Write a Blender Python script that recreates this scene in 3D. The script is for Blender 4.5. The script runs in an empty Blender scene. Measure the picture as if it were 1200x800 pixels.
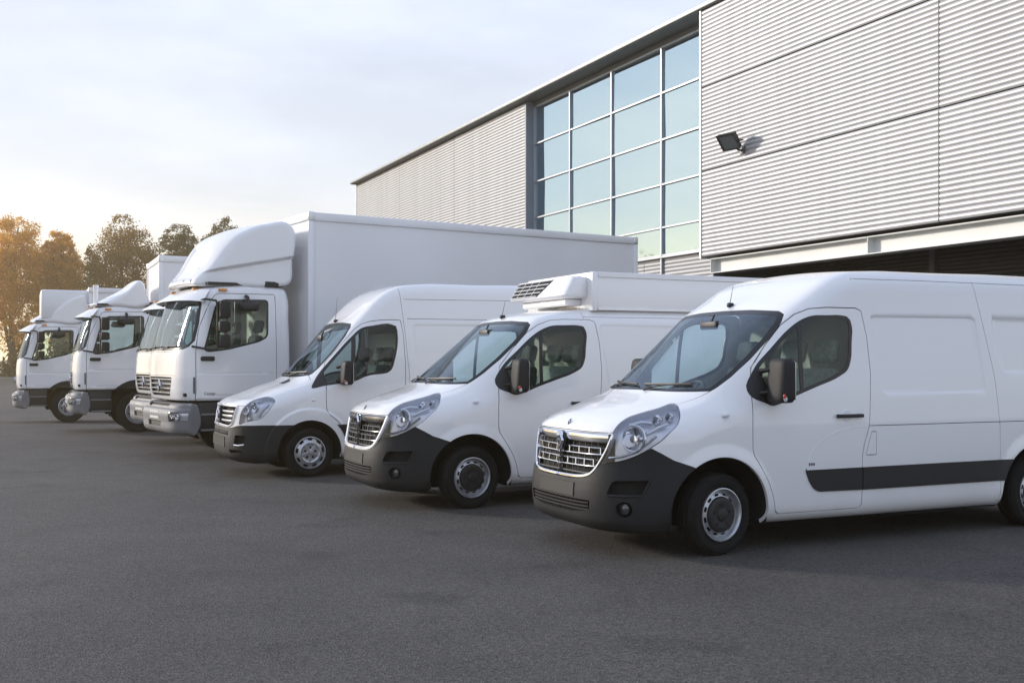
import bpy, bmesh, math, random
import numpy as np
from mathutils import Vector, Matrix

R = math.radians
scene = bpy.context.scene
random.seed(7); RNG = np.random.default_rng(7)

# ------------------------------------------------------------------ camera
cam_data = bpy.data.cameras.new('camera'); cam = bpy.data.objects.new('camera', cam_data)
scene.collection.objects.link(cam); scene.camera = cam
cam.location = (0, 0, 1.65); cam.rotation_euler = (R(90), 0, 0)
cam_data.sensor_width = 36; cam_data.lens = 38.19; cam_data.shift_y = 0.0175
cam_data.clip_start = 0.1; cam_data.clip_end = 4000

# ------------------------------------------------------------------ sky, sun, exposure
SUN_AZ, SUN_EL = R(-69), R(16)                 # azimuth from +Y towards +X
sun_dir = Vector((math.sin(SUN_AZ) * math.cos(SUN_EL), math.cos(SUN_AZ) * math.cos(SUN_EL), math.sin(SUN_EL)))
world = bpy.data.worlds.new('World'); scene.world = world; world.use_nodes = True
nt = world.node_tree; nt.nodes.clear()
def wn(t, **k):
    n = nt.nodes.new(t)
    for a, b in k.items(): setattr(n, a, b)
    return n
sky = wn('ShaderNodeTexSky', sky_type='NISHITA', sun_disc=False, sun_elevation=SUN_EL, sun_rotation=SUN_AZ % (2 * math.pi),
         air_density=1.0, dust_density=1.0, ozone_density=1.0)
# thin high cloud spread over the whole sky, brighter towards the sun
tc = wn('ShaderNodeTexCoord'); mp = wn('ShaderNodeMapping'); mp.inputs['Scale'].default_value = (1.0, 1.0, 3.2); mp.inputs['Rotation'].default_value = (0.12, 0.2, 0.5)
ns = wn('ShaderNodeTexNoise'); ns.inputs['Scale'].default_value = 2.3; ns.inputs['Detail'].default_value = 7; ns.inputs['Roughness'].default_value = 0.52
cr = wn('ShaderNodeMapRange'); cr.inputs['From Min'].default_value = 0.38; cr.inputs['From Max'].default_value = 0.62; cr.inputs['To Min'].default_value = 0.68; cr.inputs['To Max'].default_value = 0.97
sd = wn('ShaderNodeVectorMath', operation='DOT_PRODUCT'); sd.inputs[1].default_value = sun_dir
sm = wn('ShaderNodeMapRange', interpolation_type='SMOOTHSTEP'); sm.inputs['From Min'].default_value = 0.0
sz = wn('ShaderNodeSeparateXYZ')                      # the evening glow keeps close to the horizon
zr_ = wn('ShaderNodeMapRange', interpolation_type='SMOOTHSTEP'); zr_.inputs['From Min'].default_value = 0.17; zr_.inputs['From Max'].default_value = 0.0
gm_ = wn('ShaderNodeMath', operation='MULTIPLY')
zb_ = wn('ShaderNodeMapRange'); zb_.inputs['From Min'].default_value = 0.0; zb_.inputs['From Max'].default_value = 0.50
cz = wn('ShaderNodeMix', data_type='RGBA'); cz.inputs['A'].default_value = (11.6, 11.9, 12.5, 1); cz.inputs['B'].default_value = (7.2, 8.5, 11.6, 1)
cc = wn('ShaderNodeMix', data_type='RGBA'); cc.inputs['B'].default_value = (18.0, 15.0, 10.4, 1)
mx = wn('ShaderNodeMix', data_type='RGBA')
bg = wn('ShaderNodeBackground'); bg.inputs['Strength'].default_value = 0.10
out = wn('ShaderNodeOutputWorld')
L = nt.links.new
L(tc.outputs['Generated'], mp.inputs['Vector']); L(mp.outputs[0], ns.inputs['Vector']); L(ns.outputs['Fac'], cr.inputs['Value'])
L(tc.outputs['Generated'], sd.inputs[0]); L(sd.outputs['Value'], sm.inputs['Value']); L(tc.outputs['Generated'], sz.inputs[0]); L(sz.outputs['Z'], zr_.inputs['Value']); L(sz.outputs['Z'], zb_.inputs['Value'])
L(sm.outputs[0], gm_.inputs[0]); L(zr_.outputs[0], gm_.inputs[1]); L(gm_.outputs[0], cc.inputs['Factor']); L(zb_.outputs[0], cz.inputs['Factor']); L(cz.outputs['Result'], cc.inputs['A'])
L(sky.outputs[0], mx.inputs['A']); L(cc.outputs['Result'], mx.inputs['B']); L(cr.outputs[0], mx.inputs['Factor'])
L(mx.outputs['Result'], bg.inputs['Color']); L(bg.outputs[0], out.inputs['Surface'])

sl = bpy.data.lights.new('sun', 'SUN'); sl.energy = 3.8; sl.angle = R(6); sl.color = (1.0, 0.92, 0.83)
sun = bpy.data.objects.new('sun', sl); scene.collection.objects.link(sun)
sun.rotation_euler = sun_dir.to_track_quat('Z', 'Y').to_euler()
scene.view_settings.view_transform = 'Standard'; scene.view_settings.look = 'None'
scene.view_settings.exposure = 0.08; scene.view_settings.gamma = 1.0
scene.cycles.max_bounces = 10; scene.cycles.transparent_max_bounces = 24; scene.cycles.transmission_bounces = 8

# ------------------------------------------------------------------ materials
def material(name):
    m = bpy.data.materials.new(name); m.use_nodes = True; t = m.node_tree; t.nodes.clear()
    o = t.nodes.new('ShaderNodeOutputMaterial'); return m, t, o
def node(t, typ, **k):
    n = t.nodes.new(typ)
    for a, b in k.items():
        if a in n.inputs.keys() if hasattr(n.inputs, 'keys') else False: n.inputs[a].default_value = b
        else: setattr(n, a, b)
    return n
def pbr(name, col, rough=.5, metal=0, coat=0, spec=.5, noise=None, bump=None, sss=0):
    """principled material; noise=(scale, amount) varies colour, bump=(scale, distance) adds relief"""
    m, t, o = material(name); p = t.nodes.new('ShaderNodeBsdfPrincipled'); t.links.new(p.outputs[0], o.inputs[0])
    c = (*col, 1); p.inputs['Base Color'].default_value = c; p.inputs['Roughness'].default_value = rough
    p.inputs['Metallic'].default_value = metal; p.inputs['Coat Weight'].default_value = coat; p.inputs['Coat Roughness'].default_value = .04
    p.inputs['Specular IOR Level'].default_value = spec
    tc = t.nodes.new('ShaderNodeTexCoord')
    if noise:
        n = t.nodes.new('ShaderNodeTexNoise'); n.inputs['Scale'].default_value = noise[0]; n.inputs['Detail'].default_value = 6; t.links.new(tc.outputs['Object'], n.inputs['Vector'])
        r = t.nodes.new('ShaderNodeMapRange'); r.inputs['From Min'].default_value = .3; r.inputs['From Max'].default_value = .7
        r.inputs['To Min'].default_value = 1 - noise[1]; r.inputs['To Max'].default_value = 1 + noise[1]; t.links.new(n.outputs['Fac'], r.inputs['Value'])
        mm = t.nodes.new('ShaderNodeMix'); mm.data_type = 'RGBA'; mm.blend_type = 'MULTIPLY'; mm.inputs['Factor'].default_value = 1; mm.inputs['A'].default_value = c
        t.links.new(r.outputs[0], mm.inputs['B']); t.links.new(mm.outputs['Result'], p.inputs['Base Color'])
        q = t.nodes.new('ShaderNodeMapRange'); q.inputs['To Min'].default_value = max(rough - .08, .02); q.inputs['To Max'].default_value = rough + .1
        t.links.new(n.outputs['Fac'], q.inputs['Value']); t.links.new(q.outputs[0], p.inputs['Roughness'])
    if bump:
        n = t.nodes.new('ShaderNodeTexNoise'); n.inputs['Scale'].default_value = bump[0]; n.inputs['Detail'].default_value = 3; t.links.new(tc.outputs['Object'], n.inputs['Vector'])
        b = t.nodes.new('ShaderNodeBump'); b.inputs['Distance'].default_value = bump[1]; b.inputs['Strength'].default_value = 1
        t.links.new(n.outputs['Fac'], b.inputs['Height']); t.links.new(b.outputs[0], p.inputs['Normal'])
    return m
def glass_mat(name, tint, ior=1.5, gloss=(1, 1, 1), extra=0.0):
    """thin sheet of glass: fresnel reflection over tinted see-through"""
    m, t, o = material(name)
    tr = t.nodes.new('ShaderNodeBsdfTransparent'); tr.inputs[0].default_value = (*tint, 1)
    g = t.nodes.new('ShaderNodeBsdfGlossy'); g.inputs['Roughness'].default_value = .015; g.inputs[0].default_value = (*gloss, 1)
    f = t.nodes.new('ShaderNodeFresnel'); f.inputs['IOR'].default_value = ior
    a = t.nodes.new('ShaderNodeMath'); a.operation = 'ADD'; a.use_clamp = True; a.inputs[1].default_value = extra
    mx = t.nodes.new('ShaderNodeMixShader'); t.links.new(f.outputs[0], a.inputs[0]); t.links.new(a.outputs[0], mx.inputs[0])
    t.links.new(tr.outputs[0], mx.inputs[1]); t.links.new(g.outputs[0], mx.inputs[2]); t.links.new(mx.outputs[0], o.inputs[0])
    return m
def paint_mat(name, col):
    """white vehicle lacquer with a little road film low down and faint orange-peel"""
    m, t, o = material(name); p = t.nodes.new('ShaderNodeBsdfPrincipled'); t.links.new(p.outputs[0], o.inputs[0])
    p.inputs['Roughness'].default_value = .32; p.inputs['Coat Weight'].default_value = 1.0; p.inputs['Coat Roughness'].default_value = .04
    tc = t.nodes.new('ShaderNodeTexCoord'); sx = t.nodes.new('ShaderNodeSeparateXYZ'); t.links.new(tc.outputs['Object'], sx.inputs[0])
    n = t.nodes.new('ShaderNodeTexNoise'); n.inputs['Scale'].default_value = 2.2; n.inputs['Detail'].default_value = 7; t.links.new(tc.outputs['Object'], n.inputs['Vector'])
    r = t.nodes.new('ShaderNodeMapRange'); r.inputs['From Min'].default_value = 1.0; r.inputs['From Max'].default_value = .2; r.inputs['To Max'].default_value = .55
    t.links.new(sx.outputs['Z'], r.inputs['Value'])
    mu = t.nodes.new('ShaderNodeMath'); mu.operation = 'MULTIPLY'; t.links.new(r.outputs[0], mu.inputs[0]); t.links.new(n.outputs['Fac'], mu.inputs[1])
    mx = t.nodes.new('ShaderNodeMix'); mx.data_type = 'RGBA'; mx.inputs['A'].default_value = (*col, 1); mx.inputs['B'].default_value = (.50, .47, .43, 1)
    t.links.new(mu.outputs[0], mx.inputs['Factor']); t.links.new(mx.outputs['Result'], p.inputs['Base Color'])
    n2 = t.nodes.new('ShaderNodeTexNoise'); n2.inputs['Scale'].default_value = 3.0; n2.inputs['Detail'].default_value = 1; t.links.new(tc.outputs['Object'], n2.inputs['Vector'])
    b = t.nodes.new('ShaderNodeBump'); b.inputs['Distance'].default_value = .004; b.inputs['Strength'].default_value = .35
    t.links.new(n2.outputs['Fac'], b.inputs['Height']); t.links.new(b.outputs[0], p.inputs['Normal'])
    return m
WHITE = paint_mat('white_paint', (.80, .80, .805))
GRP = pbr('white_box_panel', (.80, .80, .81), .40, noise=(.45, .05), coat=.2)
ALU = pbr('aluminium_trim', (.72, .73, .74), .35, .6, noise=(6, .06))
PLASTIC = pbr('dark_grey_bumper_plastic', (.020, .0205, .0215), .58, spec=.25, noise=(3, .12), bump=(600, .0004))
BLACK = pbr('black_plastic', (.011, .011, .012), .5, noise=(5, .15))
GREYBUMP = pbr('grey_truck_bumper', (.17, .172, .178), .6, noise=(4, .08))
RUBBER = pbr('tyre_rubber', (.009, .009, .009), .8, spec=.25, noise=(9, .25), bump=(90, .0015))
SEAL = pbr('window_seal_rubber', (.010, .010, .011), .30)
CHROME = pbr('chrome', (.80, .81, .83), .13, 1.0)
DCHROME = pbr('dark_chrome', (.20, .20, .21), .22, 1.0)
STEEL = pbr('silver_wheel_paint', (.46, .47, .49), .36, .75, noise=(14, .12))
DARK = pbr('underbody_dark', (.008, .008, .008), .9)
TRIM = pbr('cab_trim', (.055, .057, .06), .7, noise=(5, .1))
LTRIM = pbr('light_cab_lining', (.68, .68, .62), .8)
SEATM = pbr('seat_fabric', (.10, .11, .105), .9, noise=(30, .25))
SEATL = pbr('seat_fabric_light', (.34, .36, .31), .9, noise=(30, .2))
HLIN = pbr('headlight_silver', (.78, .79, .82), .25, .4, noise=(8, .1))
HLIN2 = pbr('headlight_pod_silver', (.72, .73, .78), .26, .35)
LAMP = pbr('lamp_reflector', (.85, .86, .88), .08, 1.0)
AMBER = pbr('amber_lens', (.75, .28, .04), .2, coat=.5)
RED = pbr('red_lens', (.5, .03, .02), .2, coat=.5)
DIAMOND = pbr('emblem_chrome', (.75, .76, .78), .12, 1.0)
GLASS = glass_mat('vehicle_glass', (.70, .84, .86), 1.5, gloss=(.82, .92, 1), extra=.05)
SGLASS = glass_mat('side_window_glass', (.76, .86, .82), 1.40)
LENS = glass_mat('headlight_lens', (.94, .95, .97), 1.5)
PLATEW = pbr('blank_plate', (.62, .62, .60), .4)
PLATED = pbr('blank_dark_plate', (.020, .021, .022), .5, spec=.3)
GRILLEB = pbr('lower_grille_plastic', (.010, .010, .011), .7, spec=.2)
FOGM = pbr('fog_lens', (.10, .105, .11), .15, .6)
# ------------------------------------------------------------------ numeric shape kit
def sdpoly(X, Z, pts):
    """signed distance (negative inside) to a closed polygon"""
    p = np.asarray(pts, float)
    if len(X) > 12000:          # small blocks stay in the cache
        return np.concatenate([sdpoly(X[i:i+6000], Z[i:i+6000], p) for i in range(0, len(X), 6000)])
    # far from the outline's box the box distance is enough
    d2 = np.full(X.shape, 1e9); ins = np.zeros(X.shape, bool)
    n = len(p)
    for i in range(n):
        ax, az = p[i]; bx, bz = p[(i + 1) % n]
        ex, ez = bx - ax, bz - az
        L = ex * ex + ez * ez
        if L < 1e-14: continue
        wx = X - ax; wz = Z - az
        t = np.clip((wx * ex + wz * ez) / L, 0, 1)
        qx = wx - t * ex; qz = wz - t * ez
        np.minimum(d2, qx * qx + qz * qz, out=d2)
        if az != bz:
            c = ((az <= Z) != (bz <= Z)) & (X < ax + (Z - az) / (bz - az) * ex)
            ins ^= c
    return np.sqrt(d2) * np.where(ins, -1.0, 1.0)

class GridSD:
    """signed distance of a closed outline held on a grid, read back bicubically"""
    def __init__(s, pts, h=.02, pad=.8):
        p = np.asarray(pts); s.h = h; s.o = p.min(0) - pad; n = np.ceil((p.max(0) + pad - s.o) / h).astype(int) + 1; s.n = n
        gx, gz = np.meshgrid(s.o[0] + h*np.arange(n[0]), s.o[1] + h*np.arange(n[1]), indexing='ij')
        s.g = sdpoly(gx.ravel(), gz.ravel(), p).reshape(n)
    def __call__(s, X, Z):
        u = (X - s.o[0]) / s.h; w = (Z - s.o[1]) / s.h
        uc = np.minimum(np.maximum(u, 1.0), s.n[0] - 3.001); wc = np.minimum(np.maximum(w, 1.0), s.n[1] - 3.001)
        ex = np.hypot(u - uc, w - wc) * s.h
        i = uc.astype(int); j = wc.astype(int); a = uc - i; b = wc - j
        def wt(t): t2 = t*t; t3 = t2*t; return (-.5*t+t2-.5*t3, 1-2.5*t2+1.5*t3, .5*t+2*t2-1.5*t3, -.5*t2+.5*t3)
        A = wt(a); Bw = wt(b); f = s.g.ravel(); nz = s.n[1]; base = (i - 1) * nz + (j - 1); r = 0
        for p in range(4):
            q = 0
            for k in range(4): q = q + Bw[k] * f[base + p*nz + k]
            r = r + A[p] * q
        return r + ex

def sdline(X, Z, pts):
    p = np.asarray(pts, float); d2 = np.full(X.shape, 1e9)
    for i in range(len(p) - 1):
        ax, az = p[i]; bx, bz = p[i + 1]
        ex, ez = bx - ax, bz - az; L = ex * ex + ez * ez + 1e-14
        t = np.clip(((X - ax) * ex + (Z - az) * ez) / L, 0, 1)
        d2 = np.minimum(d2, (X - ax - t * ex) ** 2 + (Z - az - t * ez) ** 2)
    return np.sqrt(d2)

def catmull(pts, closed=True, n=10):
    p = np.asarray(pts, float); m = len(p); out = []
    rng = range(m if closed else m - 1)
    for i in rng:
        if closed: a, b, c, d = p[i - 1], p[i], p[(i + 1) % m], p[(i + 2) % m]
        else: a, b, c, d = p[max(i - 1, 0)], p[i], p[i + 1], p[min(i + 2, m - 1)]
        # centripetal-like tangents scaled by chord
        lb = np.linalg.norm(c - b) + 1e-9; la = np.linalg.norm(b - a) + 1e-9; lc = np.linalg.norm(d - c) + 1e-9
        m1 = ((c - b) / lb * la + (b - a) / la * lb) / (la + lb) * lb
        m2 = ((d - c) / lc * lb + (c - b) / lb * lc) / (lb + lc) * lb
        for k in range(n):
            t = k / n; t2 = t * t; t3 = t2 * t
            out.append((2*t3-3*t2+1)*b + (t3-2*t2+t)*m1 + (-2*t3+3*t2)*c + (t3-t2)*m2)
    if not closed: out.append(p[-1])
    return np.array(out)

def simplify(p, tol=0.0006):
    """drop points of a closed polyline that lie on the chord"""
    p = list(map(np.asarray, p)); keep = [p[0]]; i = 0; n = len(p)
    while i < n - 1:
        j = i + 1
        while j + 1 < n:
            a, b = p[i], p[j + 1]; e = b - a; L = np.linalg.norm(e) + 1e-12
            dev = max(abs((e[0] * (q - a)[1] - e[1] * (q - a)[0]) / L) for q in p[i + 1:j + 1])
            if dev > tol or j - i > 60: break
            j += 1
        keep.append(p[j]); i = j
    return np.array(keep)

def rpoly(pts, r=0.05, n=5):
    """polygon with rounded corners; a point may be (x, z) or (x, z, r)"""
    P = [np.array(q[:2], float) for q in pts]; R = [q[2] if len(q) > 2 else r for q in pts]
    out = []; m = len(P)
    for i in range(m):
        a, b, c = P[i - 1], P[i], P[(i + 1) % m]
        u = a - b; v = c - b; lu = np.linalg.norm(u); lv = np.linalg.norm(v)
        d = min(R[i], lu * .48, lv * .48)
        if d < 1e-4: out.append(b); continue
        s = b + u / lu * d; e = b + v / lv * d
        for k in range(n + 1):
            t = k / n
            out.append((1-t)**2 * s + 2*t*(1-t) * b + t*t * e)
    return np.array(out)

def smax(a, b, k):
    h = np.maximum(k - np.abs(a - b), 0)
    return np.maximum(a, b) + h * h / (4 * k)

def sstep(x, a, b):
    t = np.clip((x - a) / (b - a), 0, 1); return t * t * (3 - 2 * t)

def smooth_table(zs, ws, lo=-1, hi=5, win=0.12):
    z = np.arange(lo, hi, 0.01); w = np.interp(z, zs, ws)
    kn = np.hanning(int(win / 0.01) * 2 + 1); kn /= kn.sum()
    pad = len(kn) // 2
    w2 = np.convolve(np.pad(w, pad, mode='edge'), kn, 'valid')
    return lambda q: np.interp(q, z, w2)

def grad(F, V, h=0.012):
    g = np.empty_like(V)
    for i in range(3):
        d = np.zeros(3); d[i] = h
        g[:, i] = F(V + d) - F(V - d)
    return g / (np.linalg.norm(g, axis=1, keepdims=True) + 1e-12)

def raymesh(F, prof, x0, x1, zq, R, nth=40, squeeze=0.3, step=0.03, coarse=None):
    """half shell (y <= 0) of F = 0 found along rays from a spine inside the body.
    prof: closed centre-line outline in (x, z)"""
    p = np.asarray(prof); p = np.vstack([p, p[:1]])
    seg = np.linalg.norm(np.diff(p, axis=0), axis=1); s = np.concatenate([[0], np.cumsum(seg)])
    ss = [0.0]
    while ss[-1] < s[-1]:
        x = np.interp(ss[-1], s, p[:, 0])
        st = step if (coarse is None or x < coarse) else step * 2.6
        ss.append(ss[-1] + st)
    ss = np.array(ss[:-1]); ss *= s[-1] / (ss[-1] + step)
    P = np.stack([np.interp(ss, s, p[:, 0]), np.interp(ss, s, p[:, 1])], 1); m = len(P)
    qx = np.clip(P[:, 0], x0, x1) + squeeze * np.minimum(P[:, 0] - x0, 0) + squeeze * np.maximum(P[:, 0] - x1, 0)
    qz = zq(qx) if callable(zq) else np.full(m, zq)
    th = np.linspace(0, math.pi / 2, nth)
    C = np.cos(th)[None, :]; S = np.sin(th)[None, :]
    D = np.stack([(P[:, 0] - qx)[:, None] * C, -R * S * np.ones((m, 1)), (P[:, 1] - qz)[:, None] * C], -1).reshape(-1, 3)
    O = np.repeat(np.stack([qx, np.zeros(m), qz], 1), nth, 0)
    lo = np.full(len(D), 0.15); hi = np.full(len(D), 1.6)
    flo = F(O + D * lo[:, None]); fhi = F(O + D * hi[:, None])
    for it in range(14):
        if it < 5: mid = 0.5 * (lo + hi)
        else:
            mid = lo - flo * (hi - lo) / (fhi - flo + 1e-12)
            w = hi - lo
            mid = np.clip(mid, lo + 0.02 * w, hi - 0.02 * w)
        f = F(O + D * mid[:, None]); neg = f < 0
        lo = np.where(neg, mid, lo); flo = np.where(neg, f, flo)
        hi = np.where(neg, hi, mid); fhi = np.where(neg, fhi, f)
    t = lo - flo * (hi - lo) / (fhi - flo + 1e-12)
    V = O + D * t[:, None]; V[::nth, 1] = 0.0
    i = np.arange(m)[:, None] * nth; k = np.arange(nth - 1)[None, :]; i2 = ((np.arange(m) + 1) % m)[:, None] * nth
    a = (i + k).ravel(); b = (i2 + k).ravel(); c = (i2 + k + 1).ravel(); d = (i + k + 1).ravel()
    T = np.vstack([np.stack([a, b, c], 1), np.stack([a, c, d], 1)])
    return clean(V, T)

def clean(V, T, tol=1e-9):
    fa = np.linalg.norm(np.cross(V[T[:, 1]] - V[T[:, 0]], V[T[:, 2]] - V[T[:, 0]]), axis=1)
    return V, T[fa > tol]

def cut(V, T, f, eps=4e-4):
    """split the triangles of (V, T) along f = 0 (f: values at the vertices or a function)"""
    if callable(f): f = f(V)
    f = np.where(np.abs(f) < eps, 0.0, f)
    sg = np.sign(f).astype(int); st = sg[T]
    mixed = (st.max(1) > 0) & (st.min(1) < 0)
    if not mixed.any(): return V, T
    keep = T[~mixed]; M = T[mixed]; sm = st[mixed]
    nz = (sm == 0).sum(1); out = [keep]; newV = [V]; base = len(V)
    E = np.vstack([M[:, [0, 1]], M[:, [1, 2]], M[:, [2, 0]]]); E = E[sg[E[:, 0]] * sg[E[:, 1]] < 0]
    E = np.unique(np.sort(E, 1), axis=0)
    t = f[E[:, 0]] / (f[E[:, 0]] - f[E[:, 1]])
    newV.append(V[E[:, 0]] + (V[E[:, 1]] - V[E[:, 0]]) * t[:, None])
    nV = base
    key = E[:, 0].astype(np.int64) * nV + E[:, 1]
    def mid(a, b):
        lo = np.minimum(a, b); hi = np.maximum(a, b)
        return base + np.searchsorted(key, lo.astype(np.int64) * nV + hi)
    A = M[nz == 1]
    if len(A):
        r = np.argmax(sg[A] == 0, 1); idx = np.arange(len(A))
        a = A[idx, r]; b = A[idx, (r + 1) % 3]; c = A[idx, (r + 2) % 3]; m = mid(b, c)
        out += [np.stack([a, b, m], 1), np.stack([a, m, c], 1)]
    A = M[nz == 0]
    if len(A):
        s = sg[A]; odd = np.where(s.sum(1) > 0, -1, 1)
        r = np.argmax(s == odd[:, None], 1); idx = np.arange(len(A))
        a = A[idx, r]; b = A[idx, (r + 1) % 3]; c = A[idx, (r + 2) % 3]
        m1 = mid(a, b); m2 = mid(a, c)
        out += [np.stack([a, m1, m2], 1), np.stack([m1, b, c], 1), np.stack([m1, c, m2], 1)]
    return np.vstack(newV), np.vstack(out)

# ------------------------------------------------------------------ blender helpers
COL = bpy.context.scene.collection
def link(o, parent=None):
    COL.objects.link(o)
    if parent is not None: o.parent = parent
    return o
def tag(o, label=None, cat=None, group=None, kind=None):
    if label: o['label'] = label
    if cat: o['category'] = cat
    if group: o['group'] = group
    if kind: o['kind'] = kind
    return o
def empty(name, loc=(0, 0, 0), rz=0.0):
    o = bpy.data.objects.new(name, None); o.empty_display_size = 0.3
    o.location = loc; o.rotation_euler = (0, 0, rz); return link(o)
def mesh_obj(name, me, mat, parent=None):
    o = bpy.data.objects.new(name, me)
    if mat is not None:
        for m in (mat if isinstance(mat, (list, tuple)) else [mat]): me.materials.append(m)
    return link(o, parent)

def shell_obj(name, V, T, N, mat, parent, mirror=None, rim=0.0, off=0.0, side=0):
    """part of a shell. mirror: 'both' keeps both halves in one mesh; side=+1 flips the half to y > 0"""
    u, inv = np.unique(T, return_inverse=True)
    V = V[u] + N[u] * off; N = N[u]; T = inv.reshape(-1, 3)
    fn = np.cross(V[T[:, 1]] - V[T[:, 0]], V[T[:, 2]] - V[T[:, 0]])
    flip = (fn * N[T].mean(1)).sum(1) < 0
    T[flip] = T[flip][:, ::-1]
    if rim:
        e = np.vstack([T[:, [0, 1]], T[:, [1, 2]], T[:, [2, 0]]])
        k = np.sort(e, 1); _, ix, cnt = np.unique(k, axis=0, return_index=True, return_counts=True)
        b = e[ix[cnt == 1]]
        b = b[~((np.abs(V[b[:, 0], 1]) < 2e-3) & (np.abs(V[b[:, 1], 1]) < 2e-3))]
        A, B = V[b[:, 0]], V[b[:, 1]]; Ai, Bi = A - N[b[:, 0]] * rim, B - N[b[:, 1]] * rim
        nn = np.cross(B - A, N[b[:, 0]]); nn /= (np.linalg.norm(nn, axis=1, keepdims=True) + 1e-12) * np.sign(rim)
        s = len(V); q = len(b); r = np.arange(q)
        V = np.vstack([V, A, B, Ai, Bi]); N = np.vstack([N, nn, nn, nn, nn])
        T = np.vstack([T, np.stack([s + q + r, s + r, s + 2*q + r], 1), np.stack([s + q + r, s + 2*q + r, s + 3*q + r], 1)])
    fl = np.array([1, -1, 1.0])
    if mirror == 'both':
        T = np.vstack([T, T[:, ::-1] + len(V)]); V = np.vstack([V, V * fl]); N = np.vstack([N, N * fl])
    elif side > 0:
        V = V * fl; N = N * fl; T = T[:, ::-1]
    return np_obj(name, V, T, mat, parent, N)

def np_obj(name, V, T, mat, parent=None, N=None, smooth=True):
    me = bpy.data.meshes.new(name)
    me.vertices.add(len(V)); me.vertices.foreach_set('co', np.ascontiguousarray(V, dtype=np.float32).ravel())
    me.loops.add(len(T) * 3); me.loops.foreach_set('vertex_index', np.ascontiguousarray(T, dtype=np.int32).ravel())
    me.polygons.add(len(T)); me.polygons.foreach_set('loop_start', np.arange(len(T), dtype=np.int32) * 3)
    me.update(calc_edges=True)
    if smooth: me.polygons.foreach_set('use_smooth', np.ones(len(T), dtype=bool))
    if N is not None:
        N = N / (np.linalg.norm(N, axis=1, keepdims=True) + 1e-12)
        me.normals_split_custom_set_from_vertices([tuple(x) for x in N.tolist()])
    return mesh_obj(name, me, mat, parent)

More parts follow.
